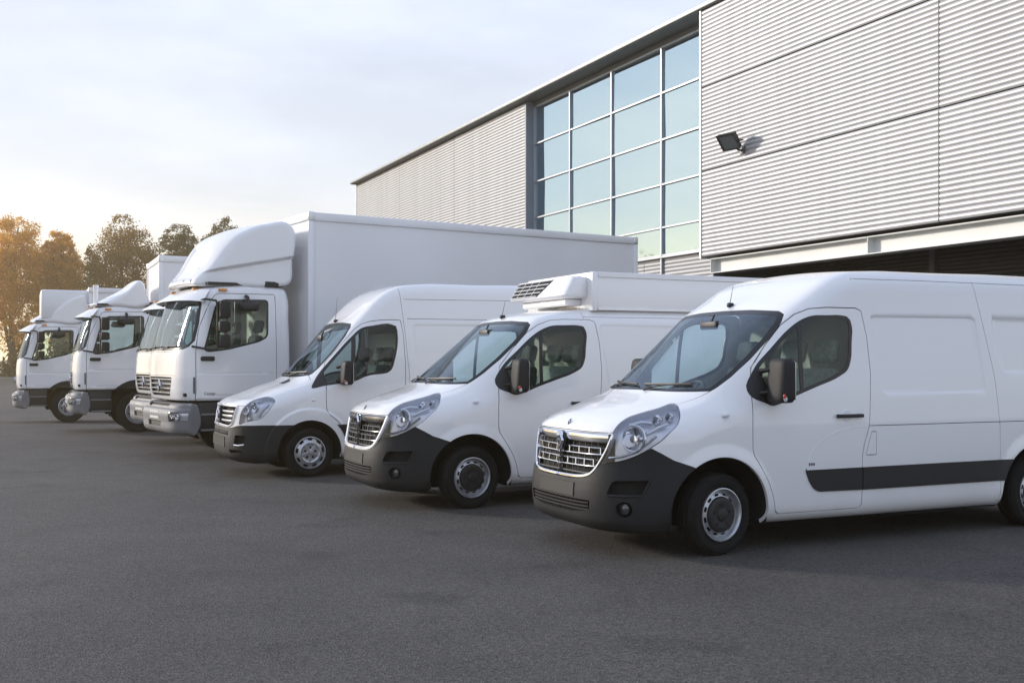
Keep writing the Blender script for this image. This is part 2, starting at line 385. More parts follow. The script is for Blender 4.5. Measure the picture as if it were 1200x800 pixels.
class MB:
    """collects simple solids into one mesh"""
    def __init__(s): s.v = []; s.f = []
    def add(s, v, f):
        o = len(s.v); s.v += [tuple(map(float, q)) for q in v]; s.f += [tuple(i + o for i in q) for q in f]; return s
    def box(s, x0, x1, y0, y1, z0, z1, M=None):
        v = [(x, y, z) for x in (x0, x1) for y in (y0, y1) for z in (z0, z1)]
        if M is not None: v = [M @ Vector(q) for q in v]
        return s.add(v, [(0,1,3,2), (4,6,7,5), (0,4,5,1), (2,3,7,6), (0,2,6,4), (1,5,7,3)])
    def rbox(s, x0, x1, y0, y1, z0, z1, r=0.01, n=2, M=None):
        bm = bmesh.new(); bmesh.ops.create_cube(bm, size=1)
        for v in bm.verts:
            v.co = Vector(((x0+x1)/2 + v.co.x*(x1-x0), (y0+y1)/2 + v.co.y*(y1-y0), (z0+z1)/2 + v.co.z*(z1-z0)))
        r = min(r, .45*abs(x1-x0), .45*abs(y1-y0), .45*abs(z1-z0))
        bmesh.ops.bevel(bm, geom=list(bm.edges), offset=r, segments=n, profile=.5, affect='EDGES')
        bm.verts.ensure_lookup_table(); bm.verts.index_update()
        vs = [(M @ v.co) if M is not None else v.co.copy() for v in bm.verts]
        s.add(vs, [[v.index for v in f.verts] for f in bm.faces]); bm.free(); return s
    def prism(s, pts, y0, y1, ax='y', M=None):
        """closed polygon extruded between y0 and y1 (points in the two other axes)"""
        n = len(pts); A = []; 
        for y in (y0, y1):
            for p in pts:
                q = (p[0], y, p[1]) if ax == 'y' else ((y, p[0], p[1]) if ax == 'x' else (p[0], p[1], y))
                A.append(M @ Vector(q) if M is not None else q)
        f = [tuple(range(n)), tuple(range(2*n-1, n-1, -1))] + [(i, n+i, n+(i+1) % n, (i+1) % n) for i in range(n)]
        return s.add(A, f)
    def tube(s, path, r, n=8, cap=True, sq=None):
        """round (or elliptical: sq=(a, b)) bar along a path"""
        path = [Vector(p) for p in path]; m = len(path); rings = []
        up = None
        for i, p in enumerate(path):
            d = (path[min(i+1, m-1)] - path[max(i-1, 0)]).normalized()
            if up is None: up = Vector((0,0,1)) if abs(d.z) < .9 else Vector((1,0,0))
            sx = d.cross(up).normalized(); sy = sx.cross(d).normalized(); up = sy
            ri = r[i] if isinstance(r, (list, tuple)) else r
            a, b = (sq if sq else (1, 1))
            rings.append([p + sx*(math.cos(2*math.pi*k/n)*ri*a) + sy*(math.sin(2*math.pi*k/n)*ri*b) for k in range(n)])
        v = [q for rg in rings for q in rg]; f = []
        for i in range(m-1):
            for k in range(n):
                k2 = (k+1) % n; f.append((i*n+k, i*n+k2, (i+1)*n+k2, (i+1)*n+k))
        if cap: f += [tuple(range(n-1, -1, -1)), tuple(range((m-1)*n, m*n))]
        return s.add(v, f)
    def lathe(s, prof, n=32, c=(0,0,0), axis='y', M=None, skip=None, closed=False):
        """prof: (radius, along axis) pairs turned about an axis through c"""
        v = []; f = []; m = len(prof)
        for r, h in prof:
            for k in range(n):
                a = 2*math.pi*k/n; ca, sa = r*math.cos(a), r*math.sin(a)
                q = (ca, h, sa) if axis == 'y' else ((h, ca, sa) if axis == 'x' else (ca, sa, h))
                q = Vector(q) + Vector(c); v.append(M @ q if M is not None else q)
        for i in range(m if closed else m-1):
            i2 = (i+1) % m
            for k in range(n):
                if skip and skip(i, k): continue
                k2 = (k+1) % n; f.append((i*n+k, i2*n+k, i2*n+k2, i*n+k2))
        return s.add(v, f)
    def ball(s, c, r, n=12, m=8):
        c = Vector(c); r = r if isinstance(r, (tuple, list)) else (r, r, r); v = []; f = []
        for i in range(m+1):
            t = math.pi*i/m
            for k in range(n):
                a = 2*math.pi*k/n; v.append(c + Vector((r[0]*math.sin(t)*math.cos(a), r[1]*math.sin(t)*math.sin(a), r[2]*math.cos(t))))
        for i in range(m):
            for k in range(n):
                f.append((i*n+k, (i+1)*n+k, (i+1)*n+(k+1) % n, i*n+(k+1) % n))
        return s.add(v, f)
    def build(s, name, mat, parent=None, smooth=True, angle=35, mi=None):
        me = bpy.data.meshes.new(name); me.from_pydata(s.v, [], s.f); 
        bm = bmesh.new(); bm.from_mesh(me)
        bmesh.ops.recalc_face_normals(bm, faces=bm.faces) if mi is None else None
        bm.to_mesh(me); bm.free()
        if smooth:
            me.polygons.foreach_set('use_smooth', [True]*len(me.polygons)); me.set_sharp_from_angle(angle=math.radians(angle))
        return mesh_obj(name, me, mat, parent)
def kids(o): return [c for c in bpy.data.objects if c.parent is o]
# ------------------------------------------------------------------ setting: ground, verge, warehouse
def ground_z(X, Y):
    """the yard is level by the vans and drops a little towards the far trees"""
    t = min(max((Y - 24.0) / 12.0, 0), 1); return -0.24 * t * t * (3 - 2 * t)
def asphalt_mat():
    m, t, o = material('asphalt'); p = t.nodes.new('ShaderNodeBsdfPrincipled'); t.links.new(p.outputs[0], o.inputs[0])
    tc = t.nodes.new('ShaderNodeTexCoord')
    def noise(sc, det=4, rough=.55):
        n = t.nodes.new('ShaderNodeTexNoise'); n.inputs['Scale'].default_value = sc; n.inputs['Detail'].default_value = det; n.inputs['Roughness'].default_value = rough
        t.links.new(tc.outputs['Object'], n.inputs['Vector']); return n.outputs['Fac']
    def ramp(v, a, b, c, d):
        r = t.nodes.new('ShaderNodeMapRange'); r.inputs['From Min'].default_value = a; r.inputs['From Max'].default_value = b; r.inputs['To Min'].default_value = c; r.inputs['To Max'].default_value = d
        t.links.new(v, r.inputs['Value']); return r.outputs[0]
    def mul(a, b):
        n = t.nodes.new('ShaderNodeMath'); n.operation = 'MULTIPLY'; t.links.new(a, n.inputs[0]); t.links.new(b, n.inputs[1]); return n.outputs[0]
    big = ramp(noise(.25, 6, .6), .32, .68, .80, 1.20); mid = ramp(noise(1.7, 6), .3, .7, .90, 1.10)
    vo = t.nodes.new('ShaderNodeTexVoronoi'); vo.inputs['Scale'].default_value = 75; t.links.new(tc.outputs['Object'], vo.inputs['Vector'])
    sc = t.nodes.new('ShaderNodeSeparateColor'); t.links.new(vo.outputs['Color'], sc.inputs[0])
    grit = ramp(sc.outputs[0], 0, 1, .52, 1.52); fine = ramp(noise(26, 4, .7), .3, .7, .74, 1.27)
    v = mul(mul(big, mid), mul(grit, fine))
    mx = t.nodes.new('ShaderNodeMix'); mx.data_type = 'RGBA'; mx.blend_type = 'MULTIPLY'; mx.inputs['Factor'].default_value = 1; mx.inputs['A'].default_value = (.066, .0605, .0555, 1)
    t.links.new(v, mx.inputs['B'])
    # small worn oil patches
    n3 = ramp(noise(.9, 3), .60, .72, 1.0, .66)
    m2 = t.nodes.new('ShaderNodeMix'); m2.data_type = 'RGBA'; m2.blend_type = 'MULTIPLY'; m2.inputs['Factor'].default_value = 1
    t.links.new(mx.outputs['Result'], m2.inputs['A']); t.links.new(n3, m2.inputs['B']); t.links.new(m2.outputs['Result'], p.inputs['Base Color'])
    p.inputs['Roughness'].default_value = .78; p.inputs['Specular IOR Level'].default_value = .35
    b = t.nodes.new('ShaderNodeBump'); b.inputs['Distance'].default_value = .006; b.inputs['Strength'].default_value = .9
    t.links.new(vo.outputs['Distance'], b.inputs['Height'])
    b2 = t.nodes.new('ShaderNodeBump'); b2.inputs['Distance'].default_value = .010; b2.inputs['Strength'].default_value = .5
    t.links.new(noise(45, 4, .7), b2.inputs['Height']); t.links.new(b.outputs[0], b2.inputs['Normal']); t.links.new(b2.outputs[0], p.inputs['Normal'])
    return m
def sheet(name, xs, ys, zf, mat):
    V = [(x, y, zf(x, y)) for y in ys for x in xs]; n = len(xs)
    f = [(j*n+i, j*n+i+1, (j+1)*n+i+1, (j+1)*n+i) for j in range(len(ys)-1) for i in range(n-1)]
    return MB().add(V, f).build(name, mat)
EDGE = 108.0
gx = [-160, -60, -20, 0, 20, 60]
tag(sheet('asphalt_yard', gx, [-40, 0, 10, 20] + list(np.linspace(24, 36, 9)) + [60, EDGE], lambda x, y: ground_z(x, y), asphalt_mat()), kind='structure')
SOIL = pbr('far_field', (.075, .085, .035), .95, noise=(.6, .35))
tag(sheet('far_field', [-1500, -160, 60, 1500], [EDGE + .1, 160, 1500], lambda x, y: ground_z(x, y) - .02, SOIL), kind='structure')
tag(sheet('side_field', [-1500, -160], [-600, EDGE], lambda x, y: -.27, SOIL), kind='structure')
tag(sheet('rear_yard', [-160, 60], [-600, -40.0], lambda x, y: -.004, pbr('plain_asphalt', (.06, .06, .06), .85, noise=(3, .2))), kind='structure')
tag(sheet('near_field', [60.0, 1500], [-600, EDGE], lambda x, y: -.27, SOIL), kind='structure')
# kerb in front of the verge
kb = MB(); kb.rbox(-160, 60, EDGE - .15, EDGE + .05, -.3, -.12, .02); tag(kb.build('kerb', pbr('concrete_kerb', (.30, .29, .27), .8, noise=(2, .15))), kind='structure')

# warehouse frame: s runs along the wall away from the camera, d is the depth into the building
PHI = R(64.8); WA = Vector((math.sin(PHI), math.cos(PHI), 0)); WU = Vector((-math.cos(PHI), math.sin(PHI), 0)); W0 = Vector((5.30, 30.40, 0))
def wp(s, d, z): return W0 + WU*s + WA*d + Vector((0, 0, z))
WM = Matrix(((WU.x, WA.x, 0, W0.x), (WU.y, WA.y, 0, W0.y), (0, 0, 1, 0), (0, 0, 0, 1)))   # local (s, d, z)
CLAD = pbr('silver_cladding', (.50, .503, .51), .46, .2, noise=(.5, .035))
def clad_mat(name, col):
    m, t, o = material(name); p = t.nodes.new('ShaderNodeBsdfPrincipled'); t.links.new(p.outputs[0], o.inputs[0]); p.inputs['Roughness'].default_value = .46; p.inputs['Metallic'].default_value = .2
    oi = t.nodes.new('ShaderNodeObjectInfo'); tc = t.nodes.new('ShaderNodeTexCoord'); mp = t.nodes.new('ShaderNodeMapping'); mp.inputs['Scale'].default_value = (2.6, 1, .10)
    n = t.nodes.new('ShaderNodeTexNoise'); n.inputs['Scale'].default_value = 1.6; n.inputs['Detail'].default_value = 6; t.links.new(tc.outputs['Object'], mp.inputs[0]); t.links.new(mp.outputs[0], n.inputs['Vector'])
    a = t.nodes.new('ShaderNodeMapRange'); a.inputs['To Min'].default_value = .955; a.inputs['To Max'].default_value = 1.045; t.links.new(oi.outputs['Random'], a.inputs['Value'])
    b = t.nodes.new('ShaderNodeMapRange'); b.inputs['From Min'].default_value = .35; b.inputs['From Max'].default_value = .75; b.inputs['To Min'].default_value = 1.03; b.inputs['To Max'].default_value = .88; t.links.new(n.outputs['Fac'], b.inputs['Value'])
    c = t.nodes.new('ShaderNodeMath'); c.operation = 'MULTIPLY'; t.links.new(a.outputs[0], c.inputs[0]); t.links.new(b.outputs[0], c.inputs[1])
    x = t.nodes.new('ShaderNodeMix'); x.data_type = 'RGBA'; x.blend_type = 'MULTIPLY'; x.inputs['Factor'].default_value = 1; x.inputs['A'].default_value = (*col, 1); t.links.new(c.outputs[0], x.inputs['B']); t.links.new(x.outputs['Result'], p.inputs['Base Color']); return m
CLAD = clad_mat('silver_cladding_sheet', (.405, .41, .42))
CLADD = pbr('grey_cladding', (.34, .34, .35), .5, .15, noise=(.7, .05))
FRAME = pbr('window_frame_grey', (.34, .36, .39), .4, .4)
JAMB = pbr('blue_grey_jamb', (.20, .23, .28), .45, .2)
FASC = pbr('roof_fascia', (.32, .335, .34), .45, .3, noise=(2, .05))
SOFF = pbr('soffit_dark', (.10, .11, .12), .6)
BEAM = pbr('beam_paint', (.66, .67, .65), .5, noise=(1.5, .06))
SHUT = pbr('dark_shutter', (.022, .022, .024), .5)
PANEG = glass_mat('office_glass', (.55, .74, .80), 1.52, gloss=(.66, .87, 1.0), extra=.52)
bld = empty('warehouse', W0, 0)
tag(bld, 'silver ribbed metal warehouse with tall gridded glazing and dark loading bay behind the vehicles', 'building')
bld.matrix_world = WM
def bpart(mb, name, mat, parent=None, **k): return mb.build(name, mat, parent or bld, **k)
def ribbed(s0, s1, z0, z1, d, pitch=.117, dep=.020, seg=6):
    """sheet of horizontal half-round ribs with closed ends"""
    n = max(int(round((z1 - z0) / pitch)), 1); p = (z1 - z0) / n; prof = []
    for i in range(n):
        for k in range(seg):
            t = k / seg; prof.append((z0 + (i + t) * p, d - dep * abs(math.sin(math.pi * t)) ** .7))
    prof.append((z1, d))
    V = [(s0, q, z) for z, q in prof] + [(s1, q, z) for z, q in prof]; m = len(prof)
    f = [(i, i+1, m+i+1, m+i) for i in range(m-1)]
    return V, f
def clad(s0, s1, z0, z1, d, mat=CLAD, g=.012, **k):
    V, f = ribbed(s0 + g, s1 - g, z0 + g*1.3, z1 - g*1.3, d, **k); return bpart(MB().add(V, f), 'cladding_panel', mat, angle=60)
# dark core just behind the cladding, so joints read as dark lines
co = MB(); co.box(-17, -.02, .035, 18, 4.52, 11.36); co.box(11.80, 33.3, .29, 18, 0, 11.36); co.box(-17, -.3, 2.6, 18, 0, 4.5); bpart(co, 'wall_core', SOFF, smooth=False)
zr = [4.50, 6.89, 9.23, 11.38]; sc_ = [0, -8.52, -17.0]
for i in range(2):
    for j in range(3): clad(sc_[i+1], sc_[i], zr[j], zr[j+1], .0)
for a, b in zip([11.76, 18.9, 26.1], [18.9, 26.1, 33.3]): clad(a, b, 0.3, 11.38, .25)
# corner flashing at the ends of the cladding blocks
fl_ = MB(); fl_.rbox(-.035, .035, -.045, .60, 4.46, 11.38, .008, 1); bpart(fl_, 'edge_flashing', ALU)
fl_ = MB(); fl_.box(11.72, 11.775, .24, .62, .2, 11.38); bpart(fl_, 'window_jamb', JAMB)
fl_ = MB(); fl_.rbox(33.28, 33.36, .20, .4, .2, 11.40, .01, 1); bpart(fl_, 'edge_flashing', ALU)
# roof edge
ro = MB(); ro.rbox(-17.1, 33.5, -.11, -.02, 11.42, 11.56, .02); ro.box(-17.1, 33.5, -.02, 18, 11.54, 11.58); bpart(ro, 'roof', FASC)
ro = MB(); ro.box(-17.05, 33.45, -.05, .60, 11.40, 11.44); bpart(ro, 'soffit', SOFF)
# glazing
GZ = [4.83, 5.68, 7.00, 8.37, 9.80, 11.20]; GS = [0.06, 2.92, 5.93, 8.84, 11.70]; GD = .60
for i in range(4):
    for j in range(5):
        m = MB(); m.box(GS[i] + .03, GS[i+1] - .03, GD + .03, GD + .045, GZ[j] + .03, GZ[j+1] - .03); o = bpart(m, 'window_pane', PANEG, smooth=False); ce = Vector(((GS[i]+GS[i+1])/2, GD+.04, (GZ[j]+GZ[j+1])/2)); o.data.transform(Matrix.Translation(ce) @ Matrix.Rotation(RNG.normal(0, .006), 4, 'Z') @ Matrix.Rotation(RNG.normal(0, .008), 4, 'X') @ Matrix.Translation(-ce))
for s in GS: m = MB(); m.rbox(s - .035, s + .035, GD - .045, GD + .07, GZ[0] - .9, 11.22, .006, 1); bpart(m, 'mullion', FRAME)
for z in GZ:
    for i in range(4): m = MB(); m.rbox(GS[i] + .036, GS[i+1] - .036, GD - .030, GD + .068, z - .03, z + .03, .006, 1); bpart(m, 'transom', FRAME)
m = MB(); m.box(.03, 11.74, GD + .0, GD + .1, 11.235, 11.39); bpart(m, 'window_head', SOFF)
# room behind the glass: pale back wall, floor edges, columns
ROOM = pbr('office_wall', (.62, .66, .68), .8); RCOL = pbr('office_column', (.40, .44, .52), .8)
m = MB(); m.box(-.02, 11.72, 5.0, 5.1, 4.7, 11.3); bpart(m, 'office_wall', ROOM)
m = MB(); m.box(-.02, 11.72, .75, 5.0, 4.6, 4.7); bpart(m, 'office_floor', RCOL)
m = MB(); m.box(-.02, 11.72, .75, 5.0, 11.25, 11.35); bpart(m, 'office_ceiling', ROOM)
for s in GS[1:]:
    m = MB(); m.box(s - .62, s - .14, GD + .35, GD + .8, 4.71, 11.24); bpart(m, 'office_column', RCOL)
# pale roller blinds hang close behind the panes and leave a strip open at their far side
BLIND = pbr('blind_fabric', (.80, .87, .90), .8)
for i in range(4):
    m = MB(); m.box(GS[i] + .02, GS[i+1] - .55, GD + .26, GD + .27, 4.75, 11.22); bpart(m, 'blind', BLIND)
# ribbed wall under the glazing, loading bay beam and shutter
for a, b in zip([-.25, 4.0, 8.0], [4.0, 8.0, 11.75]): clad(a, b, .2, 4.79, GD + .05, CLADD)
m = MB(); m.rbox(.0, 11.72, GD - .08, GD + .06, 4.74, 4.80, .01, 1); bpart(m, 'window_sill', FRAME)
for a, b in zip([-.28, -6.32, -12.4], [-6.30, -12.38, -17]):
    m = MB(); m.rbox(b, a, .30, .315, 4.06, 4.42, .003, 1); m.box(b, a, .10, .52, 4.42, 4.445); m.box(b, a, .10, .52, 4.035, 4.06); m.box(a - .02, a, .10, .30, 4.06, 4.42); bpart(m, 'beam', BEAM, smooth=False)
m = MB(); m.box(-17, -.3, .56, 2.6, 4.46, 4.5); bpart(m, 'bay_ceiling', SOFF)
m = MB(); m.rbox(-.40, -.28, .12, .5, .0, 4.03, .01, 1); bpart(m, 'bay_jamb', JAMB)
m = MB(); m.box(-.30, -.25, .5, 2.6, 0, 4.5); bpart(m, 'bay_side_wall', SOFF)
for i in range(3):
    a, b = -.5 - i*6.1, -6.4 - i*6.1
    V, f = ribbed(b, a, .05, 4.40, 2.0, .10, .02, 4); bpart(MB().add(V, f), 'shutter', SHUT, angle=60)
    m = MB(); m.box(b - .18, b - .02, 1.9, 2.2, 0, 4.45); bpart(m, 'shutter_post', SOFF)
# the floodlight on the wall
fl = empty('floodlight', wp(-2.0, 0, 7.28)); fl.matrix_world = Matrix.Translation(wp(-2.0, 0, 7.28)) @ WM.to_3x3().to_4x4()
tag(fl, 'dark wall floodlight with a square glass, on a bracket on the ribbed cladding', 'floodlight')
FM = Matrix.Translation((.12, -.44, .10)) @ Matrix.Rotation(R(-14), 4, 'Z') @ Matrix.Rotation(R(40), 4, 'X')
m = MB()
pr = [(-.28, -.22), (.28, -.22), (.28, .22), (-.28, .22)]
v = [FM @ Vector((x, -.06, z)) for x, z in pr] + [FM @ Vector((x, .04, z)) for x, z in pr] + [FM @ Vector((x*.6, .17, z*.55)) for x, z in pr]
m.add(v, [(8, 9, 10, 11)] + [(a*4+k, a*4+(k+1) % 4, a*4+4+(k+1) % 4, a*4+4+k) for a in range(2) for k in range(4)])
for x0, x1, z0, z1 in ((-.29, .29, .20, .24), (-.29, .29, -.24, -.20), (-.29, -.25, -.2, .2), (.25, .29, -.2, .2)): m.box(x0, x1, -.075, -.055, z0, z1, FM)
for k in range(5): m.box(-.16 + k*.075, -.145 + k*.075, .08, .20, -.14, .14, FM)
m.build('housing', pbr('lamp_housing', (.035, .037, .04), .4, .2), fl, smooth=False)
m = MB(); m.box(-.25, .25, -.062, -.052, -.20, .20, FM); m.build('glass', pbr('lamp_glass', (.13, .16, .17), .08, .3, coat=.5), fl, smooth=False)
m = MB(); m.tube([(.10, .0, -.12), (.10, -.16, -.12), (.10, -.32, -.02)], .028, 8); m.rbox(.0, .2, -.05, .0, -.22, -.02, .01, 1)
for s in (-.30, .30):
    m.tube([FM @ Vector((s, .0, 0)), FM @ Vector((s, .16, -.12)), FM @ Vector((s*.3, .2, -.16))], .014, 6)
m.build('bracket', pbr('bracket_steel', (.10, .10, .11), .45, .5), fl)
# ------------------------------------------------------------------ vehicle shapes (x back from the front axle, z up, y < 0 is the side facing the camera)
def van_shape(kind):
    """returns F (implicit body) and its centre-line outline"""
    if kind in ('high', 'low'):
        roof = {'high': [(0.80, 2.135), (1.0, 2.25), (1.27, 2.40), (1.52, 2.475), (1.8, 2.495), (2.6, 2.505), (4.3, 2.49), (4.62, 2.46)],
                'low': [(0.80, 2.14), (0.95, 2.19), (1.2, 2.235), (1.6, 2.265), (2.6, 2.28), (4.3, 2.27), (4.62, 2.24)]}[kind]
        pr = [(-0.965, 0.24), (-1.015, 0.29), (-1.032, 0.36), (-1.04, 0.50), (-1.028, 0.62), (-1.0, 0.76), (-0.985, 0.90), (-0.97, 1.0), (-0.93, 1.075), (-0.84, 1.135),
              (-0.60, 1.232), (-0.20, 1.375), (0.10, 1.60), (0.42, 1.852), (0.70, 2.068)] + roof + \
             [(4.70, 2.3), (4.735, 1.9), (4.75, 1.2), (4.75, 0.45), (4.70, 0.27), (4.5, 0.22), (3.0, 0.22), (1.0, 0.22), (-0.5, 0.23)]
        A = smooth_table([0, 1.05, 1.37, 2.1, 2.5], [.60, .60, .50, .20, .06])
        top = 2.5 if kind == 'high' else 2.27
        W = smooth_table([0.15, .25, .45, .75, 1.05, 1.35, 2.05, top - .1, top], [.955, .975, .99, 1.0, 1.0, .985, .915, .872, .86])
        kx, crown, pw = .16, .045, 4.5
    else:
        pr = [(-0.98, 0.24), (-1.06, 0.30), (-1.085, 0.42), (-1.085, 0.55), (-1.07, 0.68), (-1.06, 0.80), (-1.05, 0.92), (-1.02, 1.01), (-0.95, 1.07),
              (-0.80, 1.13), (-0.5, 1.245), (-0.08, 1.41), (0.12, 1.62), (0.34, 1.87), (0.56, 2.125), (0.64, 2.205), (0.80, 2.36), (0.98, 2.53), (1.16, 2.66), (1.38, 2.745), (1.7, 2.785), (2.6, 2.80), (4.3, 2.79), (4.62, 2.75),
              (4.72, 2.6), (4.77, 2.0), (4.79, 1.2), (4.79, 0.45), (4.74, 0.27), (4.5, 0.24), (3.0, 0.24), (1.0, 0.24), (-0.5, 0.24)]
        A = smooth_table([0, 1.05, 1.41, 2.1, 2.6], [.42, .42, .40, .18, .06])
        W = smooth_table([0.15, .25, .45, .75, 1.0, 1.35, 2.1, 2.6, 2.8], [.94, .955, .965, .975, .975, .965, .90, .835, .80])
        kx, crown, pw = .15, .04, 4.0
    prof = simplify(catmull(pr, True, 12), .0005); PG = GridSD(prof)
    pockets, grooves = [], []
    if kind == 'high':
        pockets = [(rpoly([(1.70, 2.045), (3.02, 2.05), (3.10, 1.34), (1.80, 1.34)], .06), .007, .016), (rpoly([(3.24, 2.05), (4.55, 2.05), (4.60, 1.53), (3.34, 1.53)], .06), .007, .016)]
        grooves = [[(1.60, 1.053), (4.74, 1.045)], [(1.53, 2.385), (2.4, 2.39), (4.62, 2.385)], [(3.03, 2.43), (3.1, 2.1), (3.22, 1.53), (3.27, 1.0), (3.28, .26)]]
        grooves.append([(1.575, .79), (1.70, .79), (1.70, 1.0), (1.648, 1.0), (1.575, .79)])
    elif kind == 'low':
        pockets = [(rpoly([(1.66, 2.05), (3.06, 2.05), (3.12, 1.34), (1.76, 1.34)], .06), .007, .016), (rpoly([(3.24, 2.05), (4.55, 2.05), (4.60, 1.53), (3.34, 1.53)], .06), .007, .016)]
        grooves = [[(1.60, 1.053), (4.74, 1.045)], [(1.46, 2.145), (2.4, 2.15), (4.65, 2.14)], [(1.46, 2.20), (1.46, 2.145), (1.50, 1.85), (1.575, 1.05), (1.575, .26)]]
    else:
        pockets = [(rpoly([(1.56, 2.16), (3.1, 2.16), (3.12, 1.40), (1.64, 1.40)], .06), .007, .016)]
        grooves = [[(1.43, 2.245), (4.7, 2.25)], [(1.36, 2.70), (1.385, 2.45), (1.42, 2.1), (1.475, 1.45), (1.475, 1.0), (1.475, .27)], [(1.5, 1.06), (4.7, 1.06)], [(1.41, 2.53), (4.6, 2.56)]]
    ac = (0.0, 0.345); ar = .485 if kind != 'sprint' else .455
    rear = (3.79, 0.345)
    def F(V):
        x, y, z = V[:, 0], np.abs(V[:, 1]), V[:, 2]
        xs = x - A(z) * np.minimum(y, 1.3) ** pw * (1 - sstep(x, 1.0, 2.2))
        zs = z + crown * y * y * sstep(z, .9, 1.3)
        p = PG(xs, zs)
        w = W(z) - .03 * sstep(-x, -.2, .9)
        for c in (ac, rear):
            rr = np.hypot(x - c[0], z - c[1])
            w = w + (.018 * (1 - sstep(rr, ar + .0, ar + .12)) if kind != 'sprint' else .022 * (1 - sstep(rr, .60, .635))) * sstep(z, .2, .4)
        k = np.full(x.shape, kx); k = np.where(x > 3.8, .12, k)
        f = smax(p, y - w, k)
        near = y > .7
        if near.any():
            add = np.zeros(x.shape)
            xn, zn = x[near], z[near]; an = np.zeros(xn.shape)
            for pts, dep, bw in pockets: an += dep * sstep(-sdpoly(xn, zn, pts), -bw * .5, bw * .5)
            add[near] = an; f = f + add
        return f
    return F, prof, pockets, grooves, ac, ar, rear
